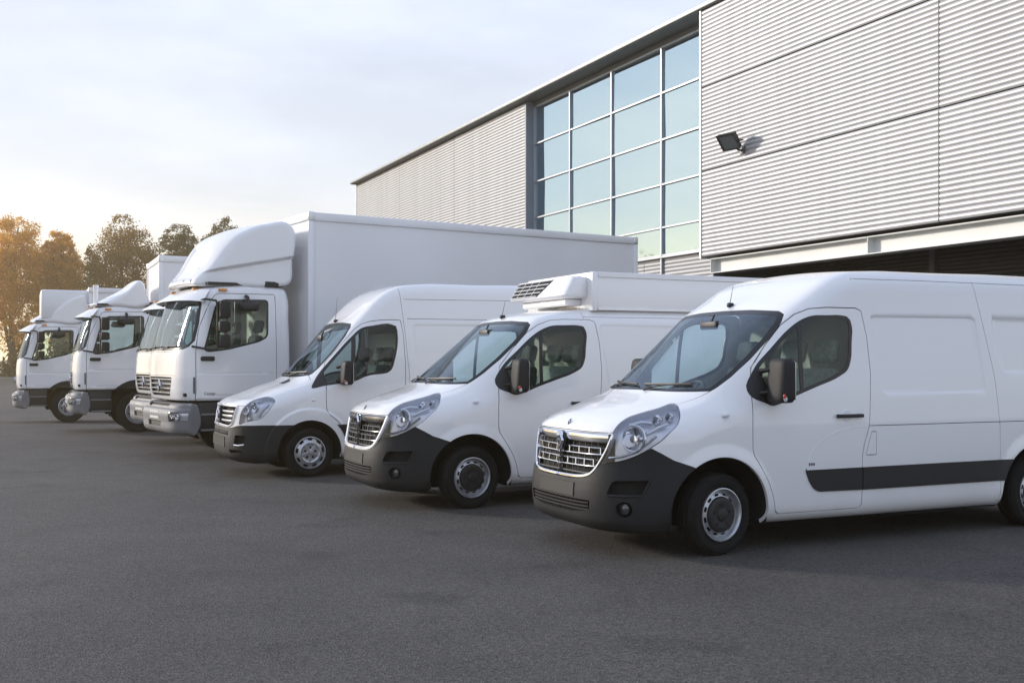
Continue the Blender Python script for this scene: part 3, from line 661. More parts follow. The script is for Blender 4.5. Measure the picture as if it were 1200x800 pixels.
# ------------------------------------------------------------------ wheels
def wheel(parent, loc, side, rad=.345, wid=.225, rim=.222, style='cap', steer=0.0, dual=False):
    """side -1: the outer face looks to -y"""
    w = empty('wheel', (0, 0, 0)); w.parent = parent; w.location = loc
    w.rotation_euler = (0, 0, steer + (0 if side < 0 else math.pi))
    h = wid / 2; k = rad / .345; r = rim
    prof = [(r-.012, .062), (r, h-.035), (r+.004, h-.02), (r+.02, h-.012), (r+.045*k, h-.003), (r+.07*k, h), (rad-.028, h-.006), (rad-.016, h-.014), (rad-.008, h-.024), (rad-.0045, h-.036)]
    tread = []
    for a, b in ((.95, .62), (.55, .1)):
        e = h - .036; tread += [(rad-.001, e*a), (rad, e*b), (rad-.009, e*b-.001), (rad-.009, e*b-.009)] if b > .3 else [(rad, e*a), (rad, .006), (rad-.009, .005)]
    half = prof + tread
    full = [(p, -q) for p, q in half] + [(p, q) for p, q in reversed(half)]
    m = MB(); m.lathe(full, 64); m.build('tyre', RUBBER, w, angle=50)
    # moulded sidewall ribs keep the rubber from reading as a plain ring
    m = MB(); rr = r + .055 * k
    for q in (r + .026, rad - .034):
        m.lathe([(q-.003, -h-.0005), (q, -h-.0035), (q+.003, -h-.0005)], 64)
    for i in range(40):
        a = 2*math.pi*i/40
        M = Matrix.Rotation(a, 4, 'Y') @ Matrix.Translation((rad-.012, 0, 0))
        m.box(-.012, .004, -h+.012, -h+.030, -.006, .006, M)
    m.build('tyre_ribs', RUBBER, w)
    s = r / .222
    if style == 'cap':
        m = MB()
        m.lathe([(r-.010, .07), (r-.012, -.03), (r+.004, -h+.012), (r+.003, -h+.002), (r-.006, -h), (r-.012, -h+.008), (r-.020, -h+.02), (r-.030, -h+.048)], 64)
        pr = [(r-.030, -h+.048), (r-.044, -h+.040), (r-.062, -h+.030), (r-.074, -h+.026), (.10*s, -h+.03)]
        m.lathe(pr, 72, skip=lambda i, kk: i == 1 and (kk % 6) in (1, 2, 3))
        m.build('rim', STEEL, w, angle=40)
        m = MB(); m.lathe([(r-.02, .02), (r-.02, -.012), (.02, -.012)], 32); m.build('brake_drum', DARK, w)
        m = MB(); c = .150*s
        m.lathe([(c+.004, -h+.030), (c, -h+.012), (c-.008, -h+.002), (c-.03, -h-.003), (c-.05, -h-.001), (.055*s, -h+.000), (.05*s, -h-.008), (.035*s, -h-.012), (.0, -h-.012)], 48)
        for i in range(5):
            a = 2*math.pi*i/5+.3; m.lathe([(.0, -h-.010), (.011, -h-.010), (.014, -h+.001)], 10, c=(.088*s*math.cos(a), 0, .088*s*math.sin(a)))
        m.build('hub_cap', BLACK, w)
    elif style == 'cover':
        m = MB()
        m.lathe([(r-.010, .07), (r-.012, -.03), (r+.004, -h+.012), (r+.003, -h+.002), (r-.006, -h), (r-.012, -h+.008), (r-.018, -h+.022)], 64)
        m.build('rim', STEEL, w, angle=40)
        m = MB(); m.lathe([(r-.018, .02), (r-.018, -.03), (.02, -.03)], 32); m.build('brake_drum', DARK, w)
        m = MB()
        pr = [(r-.018, -h+.024), (r-.026, -h+.016), (r-.050, -h+.006), (r-.068, -h-.001), (r-.085, -h-.006), (r-.096, -h+.002), (r-.11, -h+.006), (.078, -h+.004), (.052, -h+.002), (.046, -h-.004), (.03, -h-.007), (0, -h-.007)]
        m.lathe(pr, 72, skip=lambda i, kk: (i in (0, 1) and (kk % 8) in (0, 1, 2, 3)) or (i == 7 and (kk*5 % 72) < 24 and False))
        for i in range(5):
            a = 2*math.pi*i/5 + .35
            M = Matrix.Rotation(a, 4, 'Y')
            m.rbox(.04, .125, -h-.006, -h+.004, -.016, .016, .004, 1, M)
        m.build('hub_cap', STEEL, w, angle=30)
        m = MB()
        for i in range(5):
            a = 2*math.pi*(i+.5)/5 + .35
            M = Matrix.Rotation(a, 4, 'Y')
            m.rbox(.058, .092, -h-.001, -h+.006, -.014, .014, .004, 1, M)
        m.build('cap_slots', DARK, w)
    else:   # truck wheel: dished disc with a hub and studs
        m = MB()
        m.lathe([(r-.02, .12), (r-.025, -.04), (r+.006, -h+.03), (r+.006, -h+.004), (r-.01, -h-.002), (r-.022, -h+.012), (r-.04, -h+.06), (r-.07, -h+.075), (.17, -h+.03), (.12, -h+.02)], 48,
                skip=lambda i, kk: i == 7 and (kk % 6) in (1, 2))
        m.build('rim', STEEL, w, angle=40)
        m = MB(); m.lathe([(r-.03, .02), (r-.03, -.03), (.02, -.03)], 32); m.build('brake_drum', DARK, w)
        m = MB(); m.lathe([(.125, -h+.03), (.12, -h-.01), (.1, -h-.03), (.08, -h-.04), (0, -h-.045)], 24)
        for i in range(8):
            a = 2*math.pi*i/8; m.lathe([(0, -h-.02), (.016, -h-.02), (.018, -h+.02)], 8, c=(.15*math.cos(a), 0, .15*math.sin(a)))
        m.build('hub', DCHROME, w)
    return w

def sball(c, r, e=(.5, .5), n=20, m=12):
    """superellipsoid vertices/faces"""
    sp = lambda a, p: math.copysign(abs(a) ** p, a); v = []; f = []
    for i in range(m+1):
        t = -math.pi/2 + math.pi*i/m
        for k in range(n):
            a = 2*math.pi*k/n
            v.append((c[0]+r[0]*sp(math.cos(t), e[0])*sp(math.cos(a), e[1]), c[1]+r[1]*sp(math.cos(t), e[0])*sp(math.sin(a), e[1]), c[2]+r[2]*sp(math.sin(t), e[0])))
    for i in range(m):
        for k in range(n): f.append((i*n+k, i*n+(k+1) % n, (i+1)*n+(k+1) % n, (i+1)*n+k))
    return v, f

def diamond(name, parent, c, w, h, mat, d=.012, bar=.32, lean=0.0):
    """hollow upright lozenge emblem facing -x"""
    o = [(0, h/2), (w/2, 0), (0, -h/2), (-w/2, 0)]; i = [(p*(1-bar), q*(1-bar)) for p, q in o]
    v = []; f = []
    for x, ring in ((0, o), (-d, [(p*.86, q*.86) for p, q in o]), (-d, i), (0, [(p*.9, q*.9) for p, q in i])):
        for y, z in ring: v.append((c[0]+x+lean*z, c[1]+y, c[2]+z))
    for a in range(3):
        for k in range(4): f.append((a*4+k, a*4+(k+1) % 4, (a+1)*4+(k+1) % 4, (a+1)*4+k))
    return MB().add(v, f).build(name, mat, parent, smooth=False)

def liner(root, c, r, y0, y1, z0=.235, mat=None):
    """wheel housing: half tube open below, closed on the inside"""
    a0 = math.asin(max(-1, (z0 - c[1]) / r)); n = 22; V = []
    for k in range(n+1):
        a = a0 + (math.pi - 2*a0) * k / n; x = c[0] + r*math.cos(a); z = c[1] + r*math.sin(a)
        V += [(x, y0, z), (x, y1, z)]
    f = [(2*k, 2*k+1, 2*k+3, 2*k+2) for k in range(n)]; V.append((c[0], y1, z0)); f += [(2*k+1, 2*n+2, 2*k+3) for k in range(n)]
    return MB().add(V, f).build('wheel_arch_liner', mat or DARK, root, angle=60)

class Body:
    """turns an implicit shape into parts"""
    def __init__(s, F, prof, x0, x1, zq, Rr, **k):
        s.F = F; s.V, s.T = raymesh(F, prof, x0, x1, zq, Rr, **k)
    def cut(s, fn, *levels):
        for l in (levels or (0.0,)): s.V, s.T = cut(s.V, s.T, fn(s.V) - l)
    def finish(s):
        s.V, s.T = clean(s.V, s.T)
        mid = s.V[:, 1] > -1e-5
        for _ in range(1):
            f = s.F(s.V); g = grad(s.F, s.V, .004); gm = (s.F(s.V + g*.003) - s.F(s.V - g*.003)) / .006
            st = np.clip(f / np.maximum(gm, .4), -.02, .02); s.V = s.V - g * st[:, None]
        s.V[mid, 1] = 0.0
        V2 = s.V.copy(); s.N = grad(s.F, V2, .008)
        s.N[mid, 1] = 0.0; s.N /= np.linalg.norm(s.N, axis=1, keepdims=True) + 1e-12
        s.C = s.V[s.T].mean(1); s.NC = s.N[s.T].mean(1)
    def obj(s, name, mask, mat, parent, **k):
        if not mask.any(): return None
        return shell_obj(name, s.V, s.T[mask], s.N, mat, parent, **k)
    def xfront(s, y, z, lo=-1.6, hi=.6):
        """x of the nose surface at each (y, z)"""
        y = np.atleast_1d(np.asarray(y, float)); z = np.atleast_1d(np.asarray(z, float))
        a = np.full(y.shape, lo); b = np.full(y.shape, hi)
        for _ in range(24):
            m = .5*(a+b); f = s.F(np.stack([m, y, z], 1)); a = np.where(f > 0, m, a); b = np.where(f > 0, b, m)
        return .5*(a+b)
    def yside(s, x, z):
        """y of the near side skin at (x, z)"""
        a, b = .3, 1.4
        for _ in range(24):
            m = .5*(a+b)
            if s.F(np.array([[x, -m, z]]))[0] > 0: b = m
            else: a = m
        return -.5*(a+b)
    def pt(s, y, z, off=0.0):
        x = s.xfront(y, z); P = np.stack([x, np.atleast_1d(y), np.atleast_1d(z)], 1)
        return P + grad(s.F, P, .01) * off
    def ptm(s, m, z, nose, off=0.0):
        """points of the near nose quarter from arc coordinate m = |y| + x - nose"""
        m = np.atleast_1d(np.asarray(m, float)); z = np.broadcast_to(np.asarray(z, float), m.shape)
        a = np.zeros(m.shape); b = np.full(m.shape, 1.25)
        for _ in range(26):
            y = .5*(a+b); x = nose + m - y
            f = s.F(np.stack([x, -y, z], 1)); inside_front = f > 0
            # moving y up moves x forward: outside means too far forward
            b = np.where(inside_front, y, b); a = np.where(inside_front, a, y)
        y = .5*(a+b); P = np.stack([nose + m - y, -y, z], 1)
        return P + grad(s.F, P, .01) * off

def seat(parent, x, y, mat, zb=.75, h=.62, name='seat'):
    m = MB()
    m.rbox(x-.42, x+.06, y-.24, y+.24, zb, zb+.14, .05, 3)
    M = Matrix.Translation((x+.06, y, zb+.10)) @ Matrix.Rotation(R(12), 4, 'Y')
    m.rbox(-.07, .07, -.24, .24, 0, h, .06, 3, M)
    m.rbox(-.05, .06, -.15, .15, h+.05, h+.27, .055, 3, M)
    for yy in (-.05, .05): m.tube([M @ Vector((0, yy, h-.02)), M @ Vector((0, yy, h+.08))], .007, 6)
    return m.build(name, mat, parent)

def steering(parent, x, y, z, tilt=38, r=.19):
    m = MB(); M = Matrix.Translation((x, y, z)) @ Matrix.Rotation(R(-90+tilt), 4, 'Y')
    ring = [(r + .016*math.cos(a), .016*math.sin(a)) for a in np.linspace(0, 2*math.pi, 9)[:-1]]
    m.lathe(ring, 28, axis='z', M=M, closed=True)
    m.lathe([(0, .02), (.07, .02), (.075, -.03), (0, -.05)], 16, axis='z', M=M)
    for a in (0, 140, 220):
        Q = M @ Matrix.Rotation(R(a), 4, 'Z'); m.box(.05, r, -.018, .018, -.012, .008, Q)
    return m.build('steering_wheel', BLACK, parent)

def mirror_van(parent, x, y, z, side, s=1.0, h=.36):
    """tall door mirror: two arms, a rounded housing, a small lamp; returns the part"""
    sg = side
    v, f = sball((x, y + sg*.135*s, z), (.085*s, .125*s, h/2), (.35, .55), 24, 14)
    hs = MB()
    v = [(px + .25*(pz - z)*.35 if px < x else x + (px - x)*.45 + .02, py, pz) for px, py, pz in v]
    hs.add(v, f); o = hs.build('door_mirror', PLASTIC, parent, angle=60)
    for dz in (.09, -.10):
        a = MB(); a.tube([(x-.10, y-sg*.02, z+dz-.01), (x-.07, y+sg*.04, z+dz), (x-.02, y+sg*.09, z+dz)], [.030, .024, .022], 10, sq=(1, .8)); a.build('mirror_arm', BLACK, o)
    l = MB(); l.add(*sball((x-.045*s, y + sg*.235*s, z-h*.33), (.030, .020, .052), (.9, .9), 16, 10)); l.build('indicator', LENS_SOLID, o)
    l = MB(); l.add(*sball((x-.062*s, y + sg*.247*s, z-h*.34), (.014, .011, .020), (.9, .9), 12, 6)); l.build('indicator_lens', RED, o)
    g = MB(); g.rbox(x+.055, x+.062, y+sg*.03, y+sg*.24*s, z-h*.42, z+h*.42, .003, 1); g.build('mirror_glass', CHROME, o)
    return o
LENS_SOLID = pbr('clear_lamp_lens', (.75, .76, .78), .15, coat=.6)

def wiper(parent, pts, arm):
    m = MB(); m.tube(pts, .008, 6, sq=(1, 1.6)); m.tube(arm, [.010, .008, .006], 6); return m.build('wiper', BLACK, parent)

# ------------------------------------------------------------------ vans
MASTER = dict(
    nose=-1.04, win=[(.33, 1.335), (.305, 1.38), (.39, 1.55), (.60, 1.755), (.79, 1.92), (.90, 1.99), (1.02, 2.035), (1.20, 2.045), (1.38, 2.045), (1.45, 2.03), (1.48, 1.96), (1.465, 1.80), (1.44, 1.64), (1.40, 1.56), (1.30, 1.50), (1.05, 1.415), (.82, 1.34), (.60, 1.262), (.54, 1.25), (.45, 1.28)],
    door=[(.335, 1.32), (.32, 1.1), (.32, .89), (.335, .83), (.37, .78), (.43, .69), (.49, .59), (.54, .47), (.57, .345), (.60, .315), (1.50, .315), (1.54, .345), (1.535, .78), (1.56, .90), (1.62, 1.06), (1.66, 1.54), (1.645, 1.85), (1.60, 2.09), (1.54, 2.115), (1.2, 2.115), (1.02, 2.10), (.88, 2.05), (.73, 1.95), (.55, 1.77), (.385, 1.58), (.345, 1.45)],
    pillar=[(.845, 1.2), (.85, 1.6), (.875, 2.1), (.915, 2.1), (.89, 1.6), (.885, 1.2)],
    tri=[(.2, 1.2), (.2, 1.7), (.425, 1.585), (.46, 1.50), (.50, 1.40), (.56, 1.34), (.64, 1.28), (.62, 1.15)],
    wsb=lambda y: -.195 + .60*y**4.2, ws=[(-.1, 1.25), (.6, 1.25), (.74, 1.30), (.80, 1.40), (.828, 1.50), (.845, 1.65), (.845, 1.85), (.83, 1.98), (.80, 2.045), (.74, 2.075), (.4, 2.098), (-.1, 2.105)],
    hl=[(.685, .787), (.76, .87), (.815, .95), (.84, 1.02), (.875, 1.09), (.95, 1.148), (1.09, 1.19), (1.29, 1.232), (1.46, 1.272), (1.505, 1.262), (1.555, 1.22), (1.58, 1.17), (1.572, 1.12), (1.50, 1.05), (1.41, .98), (1.30, .925), (1.17, .87), (1.03, .83), (.87, .80)],
    bump=[(-.2, .632), (.30, .636), (.42, .648), (.56, .672), (.64, .722), (.69, .782), (.87, .795), (1.03, .824), (1.17, .864), (1.30, .918), (1.42, .872), (1.55, .815), (1.75, .762), (1.95, .68), (2.12, .55), (2.12, 0), (-.2, 0)],
    gr=[(-.2, 1.022), (.43, 1.03), (.70, 1.03), (.845, 1.025), (.81, .955), (.76, .88), (.68, .785), (.63, .73), (.555, .682), (.42, .658), (.30, .646), (-.2, .642)],
    bon=[(-1.2, -.3), (-1.2, .70), (-.90, .668), (-.72, .637), (-.59, .655), (-.45, .712), (-.29, .735), (.06, .80), (.06, -.3)])

def build_van(kind, base, deg, label, group, wheel_steer=0.0):
    sp = kind == 'sprint'; hi = kind == 'high'
    F, prof, pockets, grooves, ac, ar, rear = van_shape(kind)
    q = dict(SPRINT if sp else MASTER); nose = q['nose']; hw = .96 if sp else .985
    for k in ('win', 'hl'): q[k] = catmull(q[k], True, 4)
    ph = R(deg); n = Vector((math.cos(ph), -math.sin(ph), 0))
    root = empty('delivery_van', Vector((base[0], base[1], 0)) - n*hw, math.pi/2 - ph)
    tag(root, label, 'van', group)
    B = Body(F, prof, .35, 4.1, lambda x: .95 + .04*np.clip(x, -1, 5), 1.02, nth=52, squeeze=.3, step=.026, coarse=1.9)
    X = lambda V: V[:, 0]; Y = lambda V: np.abs(V[:, 1]); Z = lambda V: V[:, 2]
    fwin = lambda V: np.maximum(sdpoly(X(V), Z(V), q['win']), .6 - Y(V))
    fdoor = lambda V: np.maximum(sdpoly(X(V), Z(V), q['door']), .6 - Y(V))
    fpil = lambda V: sdpoly(X(V), Z(V), q['pillar'])
    ftri = lambda V: sdpoly(X(V), Z(V), q['tri'])
    fws = lambda V: np.maximum(np.maximum(sdpoly(Y(V), Z(V), q['ws']), X(V) - 1.0), q['wsb'](Y(V)) - X(V))
    M_ = lambda V: Y(V) + X(V) - nose
    fhl = lambda V: np.maximum(sdpoly(M_(V), Z(V), q['hl']), X(V) - .3)
    fbm = lambda V: np.maximum(sdpoly(M_(V), Z(V), q['bump']), X(V) - .25)
    fgr = lambda V: np.maximum(sdpoly(M_(V), Z(V), q['gr']), X(V) - .0)
    fbon = lambda V: np.maximum(np.maximum(sdpoly(X(V), Y(V), q['bon']), q.get('bonz', 1.036) - Z(V)), -fws(V))
    farch = lambda V: np.maximum(np.minimum(np.hypot(X(V)-ac[0], Z(V)-ac[1]) - ar, np.hypot(X(V)-rear[0], Z(V)-rear[1]) - ar), .5 - Y(V))
    G = .0045
    for pts, dep, bw in pockets:
        B.cut(lambda V: np.where(Y(V) > .5, sdpoly(X(V), Z(V), pts), 1.0), -bw*.5, 0.0, bw*.5)
    fgv = lambda V: np.minimum.reduce([np.where(Y(V) > .5, sdline(X(V), Z(V), ln), 1.0) for ln in grooves]) - .0032
    for ln in grooves:
        (xa, za), (xb, zb) = ln[0], ln[-1]
        half = ln[:-1] if ln[0] == ln[-1] else (ln + [(xb + .001, 6), (xa - .001, 6)]) if abs(zb - za) < .3 else (ln + [(9, zb), (9, za)])
        B.cut(lambda V: np.where(Y(V) > .45, sdpoly(X(V), Z(V), half), 1.0), -.0032, .0032)
    zu = .262 if sp else .238; B.cut(lambda V: Z(V) - zu); B.cut(farch); B.cut(fdoor, -G, G); B.cut(fwin, -.032, 0.0); B.cut(fpil); B.cut(ftri)
    B.cut(fws, -.03, 0.0, .008); B.cut(fhl, 0.0, .005); B.cut(fbm, -.004, .0); B.cut(fgr); B.cut(fbon, -G*.8, G*.6)
    mould = None
    if q.get('mould') and (hi or sp):
        fmo = lambda V: np.maximum(sdpoly(X(V), Z(V), q['mould']), .6 - Y(V)); B.cut(fmo); mould = fmo
    if sp:
        for c in (ac, rear): B.cut(lambda V: np.where(Y(V) > .6, np.hypot(X(V)-c[0], Z(V)-c[1]) - .6175, 1.0), -.0175, 0.0, .0175)
        fven = lambda V: np.maximum(sdpoly(X(V), Y(V), q['vent']), 1.1 - Z(V)); B.cut(fven)
    holes = q['holes']            # openings in the bumper, (m, z)
    for h in holes: B.cut(lambda V: np.maximum(sdpoly(M_(V), Z(V), h), X(V) - .0))
    B.finish(); C, NC = B.C, B.NC
    arch = farch(C) < 0; door = fdoor(C); win = fwin(C); ws = fws(C); hl = fhl(C); bm_ = fbm(C); gr = fgr(C); bon = fbon(C)
    alive = ~arch & ~((fgv(C) < 0) & (fdoor(C) > -.004) & (fhl(C) > 0) & ((mould(C) > 0) if mould is not None else True))
    under = (C[:, 2] < zu) & (NC[:, 2] < -.2)
    m_ws = (ws < -.03) & alive; m_band = (ws >= -.03) & (ws < .008) & alive
    alive &= ~(ws < .008)
    m_win = (win < 0) & alive
    tri = m_win & ((ftri(C) < 0) if not sp else (ftri(C) < 0)); pil = m_win & (fpil(C) < 0) & ~tri
    seal = m_win & (win > -.032) & ~tri & ~pil; glz = m_win & ~tri & ~pil & ~seal
    alive &= ~(win < 0)
    hl_in = (hl < 0) & alive; alive &= ~(hl < .005)
    gr_in = (gr < 0) & alive & ~hl_in; alive &= ~(gr < 0)
    hole = np.zeros(len(C), bool)
    for h in holes: hole |= (sdpoly(M_(C), C[:, 2], h) < 0) & (C[:, 0] < 0)
    bmp = (bm_ < -.004) & alive; alive &= ~(bm_ < 0)
    m_mo = np.zeros(len(C), bool)
    if mould is not None:
        m_mo = (mould(C) < 0) & alive & ~((door > -G) & (door < G)); 
    dr = (door < -G) & alive & ~m_mo; alive &= ~(door < G); alive &= ~m_mo
    bn = (bon < -G*.8) & alive; alive &= ~(bon < G*.6)
    ven = np.zeros(len(C), bool)
    if sp:
        ven = bn & (fven(C) < 0); bn &= ~ven
    if hi:
        flap = alive & (sdpoly(C[:, 0], C[:, 2], grooves[-1][:-1]) < 0) & (np.abs(C[:, 1]) > .8); alive &= ~flap
        B.obj('fuel_flap', flap, WHITE, root, side=-1, rim=.01)
        # swage curve and small badge pressed into the near door
        cv = catmull([(.91, .755), (.95, .83), (1.05, .925), (1.20, .995), (1.38, 1.035), (1.60, 1.05)], False, 6)
        pth = [Vector((x, B.yside(x, z) + .002, z)) for x, z in cv]; sw = MB().tube(pth, .0042, 6)
    # ---- outer skin
    B.obj('body', alive & ~under, WHITE, root, mirror='both', rim=.032)
    B.obj('underbody', (alive | bmp) & under, DARK, root, mirror='both')
    B.obj('bonnet', bn, WHITE, root, mirror='both', rim=.014)
    if ven.any(): B.obj('bonnet_vent', ven, BLACK, root, mirror='both', off=-.008)
    bumper = B.obj('bumper', bmp & ~hole & ~under, PLASTIC, root, mirror='both', rim=.02, off=.006)
    B.obj('air_intake', bmp & hole, DARK, bumper, mirror='both', off=-.06, rim=-.055)
    wsb = B.obj('windscreen', m_ws, GLASS, root, mirror='both', off=-.003)
    B.obj('windscreen_seal', m_band, SEAL, wsb, mirror='both', off=-.002, rim=.012)
    if m_mo.any():
        for s in (-1, 1): B.obj('side_moulding', m_mo, BLACK if hi else PLASTIC, root, side=s, rim=.018, off=.010)
    for s in (-1, 1):
        d = B.obj('door', dr, WHITE, root, side=s, rim=.032)
        if hi and s < 0:
            sw.build('swage_line', WHITE, d); m = MB()
            for k_ in range(3): m.rbox(.925 + k_*.024, .942 + k_*.024, B.yside(.94, .735) - .004, B.yside(.94, .735) + .01, .720, .745, .003, 1)
            m.build('door_badge', DCHROME, d)
        B.obj('window', glz, SGLASS, d, side=s, off=-.005)
        B.obj('window_seal', seal | pil, SEAL, d, side=s, off=-.003, rim=.01)
        if tri.any(): B.obj('mirror_base', tri, BLACK, d, side=s, off=.004, rim=.012)
        hx, hz = q['handle']
        yb = -1.0
        yy = yb - .008
        m = MB(); m.rbox(hx[0], hx[1], (yy-.022), (yy-.004), hz-.016, hz+.016, .007, 2)
        m.rbox(hx[0]+.01, hx[0]+.05, yy-.006, yy+.03, hz-.016, hz+.016, .004, 1); m.rbox(hx[1]-.05, hx[1]-.01, yy-.006, yy+.03, hz-.016, hz+.016, .004, 1)
        hnd = m.build('handle', BLACK, d)
        if s > 0: hnd.scale = (1, -1, 1)
        m = MB(); m.lathe([(.0, -1.003), (.05, -1.002), (.052, -.985)], 24, c=((hx[0]+hx[1])/2-.02, 0, hz))
        cup = m.build('handle_cup', WHITE, d); 
        if s > 0: cup.scale = (1, -1, 1)
        # headlight: recessed silver pod behind a clear cover
        h = B.obj('headlight', hl_in, HLIN2, root, side=s, off=-.065, rim=-.060)
        B.obj('lens_cover', hl_in, LENS, h, side=s, off=-.001)
        b = headlight_inner(B, q, h, s, sp)
        mirror_van(root, q['mir'][0], s*q['mir'][1], q['mir'][2], s, h=q['mir'][3])
        m = MB(); m.rbox(.02, .075, -1.012, -.97, 1.165, 1.195, .012, 2); o = m.build('side_repeater', LENS_SOLID, root)
        if s > 0: o.scale = (1, -1, 1)
        if sp: o.location.z = -.10; o.location.y = .025 * (1 if s < 0 else -1)
    # headlight pod walls: the body's rim covers 16 mm, a dark inner bucket closes the rest
    # ---- arches, wheels
    for c in (ac, rear):
        for sd_ in (-1, 1):
            liner(root, c, ar + .003, sd_*.975, sd_*.52)
    st = 'cover' if sp else 'cap'
    for s in (-1, 1):
        wheel(root, (ac[0], s*(hw - .1125), .345), s, style=st, steer=wheel_steer)
        wheel(root, (rear[0], s*(hw - .1125), .345), s, style=st)
    # ---- chassis below
    m = MB(); m.box(-.55, 4.6, -.5, .5, .2, .42); m.box(-.1, .1, -.8, .8, .28, .38); m.box(3.6, 3.8, -.8, .8, .28, .38); m.rbox(1.9, 2.9, -.85, -.5, .19, .42, .04)
    m.build('chassis', DARK, root)
    interior(root, kind, q)
    grille(B, q, root, kind)
    # roof aerial
    ax, az = q['aerial']
    m = MB(); m.rbox(ax-.03, ax+.04, -.018, .018, az-.02, az+.025, .012, 2); m.tube([(ax, 0, az+.015), (ax+.04, 0, az+.19)] if not sp else [(ax, 0, az+.015), (ax+.03, .0, az+.36)], [.004, .0018], 6); m.build('aerial', BLACK, root)
    # wipers lie at the foot of the windscreen
    def wsp(y, z): return tuple(B.pt(y, z, .012)[0])
    zb = q['wipz']
    wiper(root, [wsp(y, zb + .010 + .02*abs(y - .2)) for y in np.linspace(-.62, -.02, 6)], [wsp(-.12, zb-.035), wsp(-.2, zb-.005), wsp(-.34, zb+.012)])
    wiper(root, [wsp(y, zb + .012 + .03*(y-.1)) for y in np.linspace(.10, .66, 6)], [wsp(.62, zb-.03), wsp(.55, zb), wsp(.36, zb+.015)])
    return root, B

def headlight_inner(B, q, parent, s, sp):
    """bulb bowls, a silver bezel strip and the indicator behind the lens cover"""
    fl = 1 if s < 0 else -1
    def at(m, z, off): 
        P = B.ptm([m], [z], q['nose'], off)[0]; return Vector((P[0], P[1]*fl, P[2]))
    def nrm(m, z):
        a = at(m, z, 0); b = at(m, z, .02); return (b - a).normalized()
    for (mm, z, r) in q['bowls']:
        m = MB(); c = at(mm, z, -.022); nn = nrm(mm, z); nn = (nn + Vector((-1.2, 0, 0))).normalized()
        Mx = Matrix.Translation(c) @ nn.to_track_quat('Z', 'Y').to_matrix().to_4x4()
        m.lathe([(r, .008), (r*.98, .0), (r*.85, -.018), (r*.55, -.035), (r*.25, -.043), (0, -.045)], 20, axis='z', M=Mx)
        m.build('reflector', LAMP, parent)
    for (mm, z, r) in q['bowls']:
        m = MB(); c = at(mm, z, -.022); nn = (nrm(mm, z) + Vector((-1.2, 0, 0))).normalized()
        Mx = Matrix.Translation(c) @ nn.to_track_quat('Z', 'Y').to_matrix().to_4x4()
        m.lathe([(r*1.02, .010), (r*1.05, .002), (r*1.0, -.010)], 22, axis='z', M=Mx); m.ball(c + nn*(-.015), (.016,)*3, 8, 6)
        if r > .06: m.lathe([(r*.32, .0), (r*.30, .014), (0, .018)], 14, axis='z', M=Mx)
        m.build('bezel', CHROME, parent)
    for pts, nm, mat, rad in q['strips']:
        m = MB(); m.tube([at(a, b, -.03) for a, b in pts], rad, 8); m.build(nm, mat, parent)

def interior(root, kind, q):
    sp = kind == 'sprint'; dx = q.get('in_dx', 0)
    m = MB(); m.box(1.62+dx, 1.66+dx, -.90, .90, .35, 2.05); m.build('bulkhead', LTRIM, root)
    m = MB(); m.box(.50, 1.62+dx, -.90, .90, .40, .44); m.box(-.35, .499, -.48, .48, .40, .44); m.build('cab_floor', DARK, root)
    m = MB()
    pr = [(-.05+dx, 1.27), (.10+dx, 1.315), (.38+dx, 1.305), (.50+dx, 1.24), (.50+dx, 1.05), (.40+dx, .90), (.1+dx, .88), (-.05+dx, .88)]
    m.prism(pr, -.74, .74); m.rbox(.36+dx, .56+dx, .16, .56, 1.20, 1.335, .04, 3); m.build('dashboard', TRIM, root)
    steering(root, .60+dx, .36, 1.285)
    for y in (-.62, -.18): seat(root, 1.22+dx, y, SEATM if sp else SEATL, .88, .60)
    seat(root, 1.22+dx, .52, SEATM, .88, .60)
    m = MB(); m.rbox(.56+dx, .60+dx, -.13, .13, 1.93, 2.01, .02, 2); m.tube([(.60+dx, 0, 1.99), (.64+dx, 0, 2.07)], .01, 6); m.build('rear_view_mirror', BLACK, root)
    # inner door skins keep the cab dark
    for d in [o for o in kids(root) if o.name.split('.')[0] == 'door']:
        sg = 1 if np.mean([v.co.y for v in d.data.vertices][:50]) > 0 else -1
        m = MB(); m.box(.55, 1.60+dx, sg*.93 - .012, sg*.93 + .012, .46, 1.22); m.build('door_card', TRIM, d)

